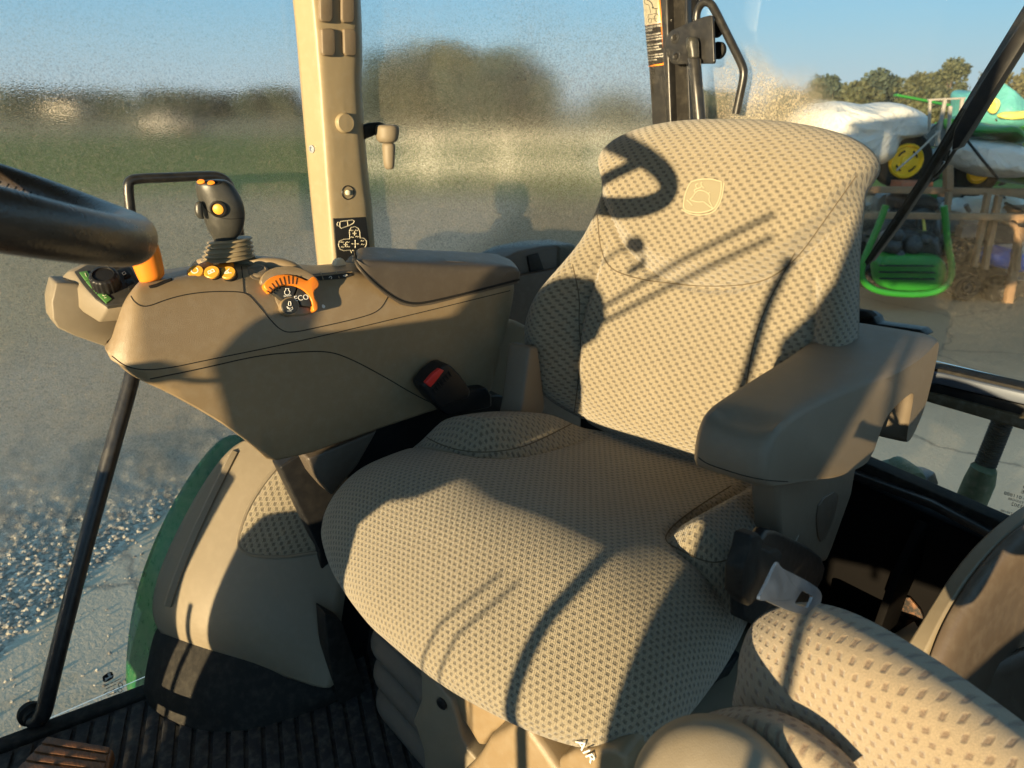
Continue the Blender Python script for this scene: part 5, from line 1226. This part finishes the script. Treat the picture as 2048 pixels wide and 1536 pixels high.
# ---- far field things seen through the fog
def bx3(name,px0,px1,py0,py1,dist,depth,mat,parent=None,bevel=.02,fr=FB):
    a=FB.Y(px0,py1,dist); b=FB.Y(px1,py0,dist)
    return box(name,((a[0]+b[0])/2,dist+depth/2,(a[2]+b[2])/2),(b[0]-a[0],depth,b[2]-a[2]),mat,parent,bevel=bevel,fr=None if parent else fr)
wp=plastic('white painted wall',(.50,.47,.41),.6,50,.002,.05)
r=empty('farm_building',FB,'small white sunlit building far across the field','building')
bx3('wall',90,148,213,226,110,5,wp,r); o=prism('roof',[FB.Y(x,y,110) for x,y in [(86,213),(120,208),(152,213)]],1,109.6,115.5,BK,r,bevel=.02)
veh=empty('parked_vehicle',FB,'dark vehicle parked far off in the blurred field','vehicle')
dk=plastic('dark vehicle paint',(.03,.033,.04),.4,60,.001)
bx3('body',275,392,238,264,62,2,dk,veh,.15); bx3('cabin',300,350,224,240,62.2,1.6,dk,veh,.2)
for x in (295,370):
    c=FB.Y(x,262,62); lathe('wheel',c,(0,-1,0),[(0,0),(.38,0),(.42,.05),(.42,.25),(.3,.3),(0,.3)],M['rubber'],veh,n=20)
fnc=empty('rail_fence',FB,'white two rail fence across the field seen through the fogged side glass','fence')
wfp=plastic('white fence paint',(.80,.77,.68),.6,50,.002,.1)
DF=25.
for yy in (277,331):
    a=FB.Y(700,yy,DF); b=FB.Y(1480,yy,DF); box('rail',((a[0]+b[0])/2,DF,a[2]),(b[0]-a[0],.06,.15),wfp,fnc,bevel=.01)
for xx in (700,855,1012,1205,1395,1480):
    a=FB.Y(xx,268,DF+.08); box('post',(a[0],DF+.10,a[2]/2),(.13,.12,a[2]),wfp,fnc,bevel=.01)
# ---- storage racks with machines
rust=plastic('rusty rack steel',(.24,.145,.08),.8,60,.003,.35,.2)
steelg=plastic('grey rack tube',(.30,.28,.25),.5,60,.001,.15,.1)
rack=empty('storage_rack',FB,'rusty steel storage rack with two rails carrying wrapped machines','rack')
D1=8.9
def seg(name,pts,d,r,mat,parent,n=8): 
    P=[FB.Y(x,y,d) for x,y in pts]; V,F=tube_data(P,r,n); return mesh_obj(name,V,F,mat,parent)
def bar(name,a,b,wpx,d,depth,mat,parent):
    a=np.array(a,float); b=np.array(b,float); t=(b-a)/np.linalg.norm(b-a); nn=np.array([-t[1],t[0]])*wpx/2
    return prism(name,[FB.Y(*q,d) for q in (a-nn,b-nn,b+nn,a+nn)],1,d,d+depth,mat,parent,bevel=.006)
bar('rail',(1640,378),(2120,386),13,D1,.10,rust,rack)
bar('rail',(1640,384),(2120,392),12,D1+1.5,.10,rust,rack)
bar('rail',(1640,430),(2120,436),13,D1-.2,.08,rust,rack)
for p in [((1980,387),(1952,535),9),((2002,392),(1972,540),10),((2046,455),(2014,640),14),((1902,385),(1893,470),9)]: bar('post',p[0],p[1],p[2],D1-.1,.08,rust,rack)
bar('post',(1901,330),(1901,380),14,D1-.05,.1,rust,rack)
seg('brace',[(1995,436),(2030,452),(2040,480),(2036,540)],D1-.15,.03,rust,rack)
for (a,b,w) in [((1893,196),(1874,292),6),((1903,212),(1894,320),6),((1927,196),(1915,300),6),((1862,200),(1860,262),4),((1875,262),(1893,352),5)]: bar('upright_tube',a,b,w,D1+.1,.04,steelg,rack)
bar('top_tube',(1858,200),(1932,196),4,D1+.1,.04,steelg,rack)
seg('tie_rod',[(1880,261),(1834,305),(1793,341)],D1-.1,.013,steelg,rack); seg('tie_rod',[(1929,274),(1962,316),(1996,358)],D1-.1,.016,M['black'],rack)
# white wrapped machine
def wrapmat():
    t=NT('white shrink wrap'); co=t.coord(); n=t.noise(2.2,4,co,.6,1.2); n2=t.noise(9,3,co)
    t.bsdf(t.mix(n,(.50,.49,.46),(.66,.65,.61)),.45,0,.4,bump=t.math('ADD',n,t.math('MULTIPLY',n2,.3)),bd=.12,bs=.8); return t.m
WR_=wrapmat()
def blob(name,l,d,depth,mat,parent,sub=2,inset=.72,lump=.05):
    """outline given real depth: full outline mid-way, shrunk towards the front and back"""
    P=[FB.Y(x,y,d) for x,y in l]; P=resample(smooth_poly(P,2),40); c=P.mean(0); rings=[]
    for dy,s in ((0,.05),(0,.45),(.05,inset),(.25,.95),(.5,1),(.75,.95),(.95,inset),(1,.3)):
        jit=1+.02*np.sin(np.arange(40)*1.7+dy*9)
        rings.append([c+(p-c)*s*j+np.array([0,dy*depth-depth*.4,0]) for p,j in zip(P,jit)])
    from mathutils import noise as mn
    rings=[[p+np.array([mn.noise(Vector(p)*3.1+Vector((k_,0,0))) for k_ in (0,7,19)])*lump for p in r] for r in rings]
    return ringloft(name,rings,mat,parent,sub=sub)
w1=empty('wrapped_tractor',FB,'white shrink wrapped compact tractor with yellow wheel on the rack','tractor')
blob('wrap',[(1590,228),(1640,200),(1700,204),(1735,210),(1760,203),(1800,202),(1832,216),(1858,234),(1866,248),(1858,262),(1838,272),(1800,276),(1786,285),(1770,330),(1700,345),(1620,335),(1585,290)],9.6,1.3,WR_,w1)
def wheel_o(name,x,y,rt_,rr,d,parent,rimmat,wd=.22):
    c=FB.Y(x,y,d); R_=rt_/FPX*d*1.02; r_=rr/FPX*d*1.02
    g=[]
    lathe('tyre',c,(0,-1,0),[(r_*.95,-wd),(R_*.93,-wd),(R_,-wd*.8),(R_*1.01,-wd*.4),(R_,0),(R_*.93,.02),(r_,.0)],M['rubber'],parent,n=40)
    lathe('rim',c,(0,-1,0),[(r_*1.02,-.02),(r_*1.02,.03),(r_*.93,.05),(r_*.86,.03),(r_*.8,.008),(r_*.35,.012),(r_*.3,.035),(0,.04)],rimmat,parent,n=40)
def rim_slots(x,y,rr,d,parent):
    c=FB.Y(x,y,d); r_=rr/FPX*d*1.02
    for k in range(4):
        pts=[c+np.array([r_*.62*math.cos(t),-.035,r_*.62*math.sin(t)]) for t in np.linspace(k*PI/2+.35,k*PI/2+1.1,6)]
        V,F=tube_data(pts,r_*.055,6); mesh_obj('rim_slot',V,F,M['black'],parent)
yel=plastic('yellow wheel paint',(.80,.52,.02),.4,80,.001,.06)
wheel_o('w',1811,322,50,31,9.3,w1,yel); rim_slots(1811,322,31,9.3,w1)
wheel_o('w',1660,322,50,31,9.9,w1,yel)
w2=empty('wrapped_mower',FB,'white wrapped machine with green hood right of the wiper','mower')
blob('wrap',[(1912,300),(1925,282),(1955,276),(1990,277),(2048,292),(2100,305),(2090,350),(2045,345),(2020,358),(1995,357),(1960,350),(1922,338),(1913,322)],9.2,1.2,WR_,w2)
grn=plastic('leaf green paint',(.022,.18,.022),.32,80,.001,.08)
blob('hood',[(1932,262),(1942,250),(1965,246),(1990,248),(2012,257),(2036,283),(2030,288),(2005,272),(1975,266),(1945,266)],9.2,1.0,grn,w2)
wheel_o('w',1955,345,44,20,9.5,w2,yel); blob('green_deck',[(2030,345),(2048,340),(2110,340),(2110,372),(2032,372)],9.3,1.0,grn,w2)
tp=empty('tarpaulin',FB,'teal and yellow tarpaulin heap behind the wiper','tarpaulin')
teal=plastic('teal tarpaulin',(.10,.36,.34),.5,20,.02,.2); yt=plastic('yellow tarpaulin',(.72,.66,.16),.5,20,.02,.15)
blob('sheet',[(1940,245),(1941,205),(1948,180),(1962,165),(1975,170),(1990,200),(2000,225),(2040,215),(2100,212),(2110,255),(2040,252),(1985,250),(1955,247)],11,1.3,teal,tp,lump=.22)
blob('stripe',[(1975,200),(1982,193),(1992,200),(1994,215),(1986,232),(1982,224),(1980,210)],10.4,.25,yt,tp); blob('stripe',[(1992,233),(2010,225),(2048,222),(2100,224),(2100,240),(2050,240),(2015,238),(2002,240)],10.4,.25,yt,tp)
gm_=empty('green_machine',FB,'bright green machine with a long boom behind the racks','machine')
bar('boom',(1795,190),(1930,216),5,14,.15,grn,gm_); blob('body',[(1995,225),(2000,208),(2030,205),(2040,195),(2100,205),(2100,228),(2040,230)],14,1.2,grn,gm_)
blob('red_cover',[(2012,208),(2024,208),(2024,219),(2013,219)],13.3,.3,plastic('red paint',(.5,.03,.03),.4,80,.001),gm_)
# parked green mower facing us
mo=empty('green_mower',FB,'green framed mower with exposed black engine below the rack','mower')
DM=8.4
def frame_poly(pts,w,d,name,mat,parent,r=None):
    P=[FB.Y(x,y,d) for x,y in pts]; V,F=tube_data(smooth_poly(P,2,False),w/FPX*d/2,10); return mesh_obj(name,V,F,mat,parent)
frame_poly([(1772,410),(1762,440),(1740,490),(1724,530),(1722,555),(1738,575),(1770,586),(1830,590),(1875,585),(1900,565),(1905,535),(1896,490),(1892,450),(1888,412)],13,DM,'guard_frame',grn,mo)
blob('front_panel',[(1748,508),(1790,503),(1850,504),(1890,512),(1891,560),(1878,578),(1820,583),(1765,580),(1748,560)],DM+.15,.35,grn,mo,inset=.93,lump=.0)
for yy in (532,545,558): bar('grille_slot',(1760,yy),(1872,yy+1),2.2,DM-.06,.05,M['black'],mo)
blk=plastic('engine black',(.02,.02,.022),.3,60,.002,.3,.2)
blob('rear_housing',[(1772,420),(1800,412),(1850,412),(1880,420),(1886,470),(1888,525),(1752,522),(1758,470)],DM+.75,.5,blk,mo)
blob('engine_block',[(1760,516),(1764,480),(1775,462),(1800,455),(1840,458),(1876,470),(1880,500),(1880,518)],DM+.35,.5,blk,mo)
for (x,y,r) in ((1795,470,14),(1790,492,16),(1830,490,20),(1800,510,12),(1852,480,12)):
    p=FB.Y(x,y,DM+.1); lathe('engine_part',p,(0,-1,.15),[(0,-.2),(r/FPX*DM,-.2),(r/FPX*DM,.0),(r/FPX*DM*.8,.03),(r/FPX*DM*.4,.05),(0,.05)],blk,mo,n=20)
blob('seat_back',[(1768,400),(1775,388),(1800,383),(1850,385),(1875,392),(1882,408),(1876,422),(1780,420)],DM+.9,.3,plastic('dark brown vinyl',(.05,.04,.035),.4,60,.001),mo)
for l in ([(1790,420),(1788,455)],[(1834,425),(1834,462)],[(1846,430),(1850,470)],[(1870,440),(1860,470)]): frame_poly(l,6,DM+.4,'control_rod',blk if l[0][0]!=1846 else yt,mo)
wheel_o('w',1745,556,24,12,DM+.6,mo,blk); wheel_o('w',1922,560,34,14,DM+.6,mo,blk)
# bagged goods below the rack
wb=empty('wrapped_pallet',FB,'grey white plastic wrapped pallet under the rack','pallet')
blob('plastic_sheet',[(1895,410),(1930,395),(1990,392),(2060,400),(2110,420),(2110,530),(2040,545),(1960,520),(1910,470)],9.9,1.2,WR_,wb)
bt_=empty('blue_tub',FB,'blue plastic tub under the wrapped pallet','tub')
blob('tub',[(1958,505),(1985,503),(2010,492),(2045,500),(2040,545),(1985,535),(1962,525)],9.1,.6,plastic('blue plastic',(.03,.11,.45),.4,60,.001),bt_,inset=.9)
dkm=empty('dark_machinery',FB,'dark machine parts heaped behind the rack posts','machinery')
blob('machine_body',[(1890,470),(1930,465),(1950,500),(2000,545),(2100,545),(2110,610),(1960,600),(1915,570)],9.5,1.0,blk,dkm); 
for x,y,r in ((1935,575,26),(2010,585,30),(1915,500,20)): wheel_o('w',x,y,r,r*.5,8.9,dkm,blk)
for l in ([(1900,395),(1940,420)],[(1690,360),(1780,372)]): pass
def heap(name,label,cat,x0,x1,y0,y1,dist,n,mats,seed):
    r_=np.random.RandomState(seed); root=empty(name,FB,label,cat)
    for mi,(pn,mt) in enumerate(mats):
        parts=[]
        for k in range(n):
            x=r_.uniform(x0,x1); y=y1-(y1-y0)*r_.rand()**1.3; d=dist+r_.uniform(0,1.6); p=FB.Y(x,y,d); t=r_.randint(3); s_=r_.uniform(.04,.22)
            if t==0: parts.append(boxdata(p,(s_*2,s_*1.3,s_*r_.uniform(.5,1.6)),r_.uniform(-.4,.4)))
            elif t==1:
                q=p+np.array([r_.uniform(-.6,.6),r_.uniform(-.3,.3),r_.uniform(-.35,.35)]); parts.append(tube_data([p,q],r_.uniform(.012,.035),6))
            else: parts.append(tube_data([p-np.array([0,.1,0]),p+np.array([0,.1,0])],s_*.8,12))
        V,F=join(parts); mesh_obj(pn,V,F,mt,root,smooth=False,bevel=.004,bseg=1)
gy=plastic('dull grey machine paint',(.16,.16,.15),.5,60,.002,.3,.2)
heap('machine_parts','dark jumble of machine frames below the rack at the right','machine parts',1870,2130,405,615,9.4,64,[('dark_frames',blk),('grey_fittings',gy),('rusty_bars',rust)],3)  # dark heaps below the rack also stand for the shade there
heap('machine_parts','row of green and grey implements behind the upper rack','machine parts',1865,2110,225,360,10.6,34,[('green_panels',grn),('grey_fittings',gy),('dark_frames',blk)],5)
heap('machine_parts','dark parts under the rack beside the green mower','machine parts',1690,1900,392,560,10.2,40,[('dark_frames',blk),('grey_fittings',gy),('green_panels',grn)],9)
bkx=empty('rack_blocks',FB,'reddish timber block on the upper rack rail','block')
bx3('timber',1803,1868,364,377,D1+.1,.4,plastic('red timber',(.36,.13,.07),.8,60,.003,.3),bkx,.01)
# ---- hitch parts seen through the lower rear glass
def dep(x,y,yv): return F0.Y(x,y,yv)
hl=empty('lift_cylinder',F0,'green lift cylinder with black ribbed hose behind the lower rear glass','hitch part')
gd=plastic('dusty dark green paint',(.045,.085,.04),.55,60,.001,.15,.25)
ring=[]
def lpy2(name,rows,y,mat,parent,n=20,rib=None):
    rings=[]
    for i,((xa,ya),(xb,yb)) in enumerate(rows):
        a=F0.Y(xa,ya,y); b=F0.Y(xb,yb,y); c=(a+b)/2; u=(b-a)/2; hw=np.linalg.norm(u); rings.append([c+u*math.cos(t)+np.array([0,1,0])*hw*math.sin(t) for t in np.linspace(0,2*PI,n,endpoint=False)])
    return ringloft(name,rings,mat,parent)
lpy2('cylinder_body',[((1942,926),(1990,946)),((1944,925),(1994,947)),((1930,950),(1990,975)),((1915,985),(1975,1010)),((1890,1020),(1962,1045)),((1870,1060),(1955,1080))],1.75,gd,hl)
rw=[]
for i in range(60):
    t=i/59; cx=1969+ (2035-1969)*t; cy=935+(770-935)*t; w=22+ (1.6 if i%2 else -1.6); rw.append(((cx-w*.92,cy-w*.38),(cx+w*.92,cy+w*.38)))
lpy2('ribbed_hose',rw,1.78,M['rubber'],hl)
hc=empty('hitch_fitting',F0,'dusty black hydraulic fitting at the edge of the lower rear glass','hitch part')
p=F0.Y(1778,945,1.62); lathe('ball',p,(0,-1,.2),[(0,-.05),(.024,-.05),(.030,-.02),(.030,0),(.022,.015),(0,.02)],gd,hc,n=28)
p=F0.Y(1812,950,1.62); lathe('collar',p,(.8,-.5,.0),[(0,-.04),(.028,-.04),(.030,-.02),(.030,.02),(.024,.035),(0,.04)],M['steel'] if False else gd,hc,n=28)
prism('body_block',[F0.Y(x,y,1.64) for x,y in [(1810,940),(1835,944),(1856,954),(1864,978),(1850,985),(1815,975)]],1,1.62,1.68,M['blackmetal'],hc,bevel=.004)
lg=tube('link_arm',[F0.Y(1740,935,1.60),F0.Y(1800,962,1.60),F0.Y(1878,992,1.60)],.012,gd,hc)
# ================================================================== SUN, SKY, CAMERA
SUN_EL=4.5; SUN_AZ=17.     # azimuth: rays travel towards +Y turned towards -X
sdv=np.array([-math.sin(R(SUN_AZ))*math.cos(R(SUN_EL)),math.cos(R(SUN_AZ))*math.cos(R(SUN_EL)),-math.sin(R(SUN_EL))])
ld=bpy.data.lights.new('sun','SUN'); ld.energy=5.0; ld.angle=R(.55); ld.color=(1.,.775,.445)
lo=bpy.data.objects.new('sun',ld); COL.objects.link(lo); lo.rotation_euler=Vector(sdv).to_track_quat('-Z','Y').to_euler()
W=bpy.data.worlds.new('World'); bpy.context.scene.world=W; W.use_nodes=True; nt=W.node_tree
bg=nt.nodes['Background']; sk=nt.nodes.new('ShaderNodeTexSky'); sk.sky_type='NISHITA'; sk.sun_disc=False
to=-sdv; sk.sun_elevation=R(SUN_EL); sk.sun_rotation=math.atan2(to[0],to[1]); sk.air_density=1.0; sk.dust_density=.15; sk.ozone_density=3.0; sk.altitude=50
mxn=nt.nodes.new('ShaderNodeMix'); mxn.data_type='RGBA'; mxn.inputs[0].default_value=.72; mxn.inputs[7].default_value=(1.30,2.60,3.75,1)
nt.links.new(sk.outputs[0],mxn.inputs[6]); tcn=nt.nodes.new('ShaderNodeTexCoord'); spn=nt.nodes.new('ShaderNodeSeparateXYZ'); nt.links.new(tcn.outputs['Generated'],spn.inputs[0])
mrn=nt.nodes.new('ShaderNodeMapRange'); mrn.interpolation_type='SMOOTHSTEP'; nt.links.new(spn.outputs[2],mrn.inputs[0]); mrn.inputs[1].default_value=-.02; mrn.inputs[2].default_value=.13; mrn.inputs[3].default_value=.75; mrn.inputs[4].default_value=0
mx2=nt.nodes.new('ShaderNodeMix'); mx2.data_type='RGBA'; nt.links.new(mrn.outputs[0],mx2.inputs[0]); nt.links.new(mxn.outputs[2],mx2.inputs[6]); mx2.inputs[7].default_value=(2.25,2.75,3.15,1)
nt.links.new(mx2.outputs[2],bg.inputs[0]); bg.inputs[1].default_value=.10
cd=bpy.data.cameras.new('camera'); cam=bpy.data.objects.new('camera',cd); COL.objects.link(cam)
cam.location=Vector(CAM); Mx=Matrix(((rt[0],up[0],-fw[0]),(rt[1],up[1],-fw[1]),(rt[2],up[2],-fw[2]))); cam.rotation_euler=Mx.to_euler()
cd.sensor_width=36; cd.lens=FPX/2048*36; cd.clip_start=.02; cd.clip_end=6000
cd.dof.use_dof=True; cd.dof.focus_distance=1.05; cd.dof.aperture_fstop=9.0
sc=bpy.context.scene; sc.camera=cam
sc.view_settings.view_transform='Standard'; sc.view_settings.look='None'; sc.view_settings.exposure=1.25; sc.view_settings.gamma=1
sc.cycles.max_bounces=12; sc.cycles.transmission_bounces=8; sc.cycles.transparent_max_bounces=8; sc.cycles.use_denoising=True
sc.cycles.sample_clamp_indirect=6
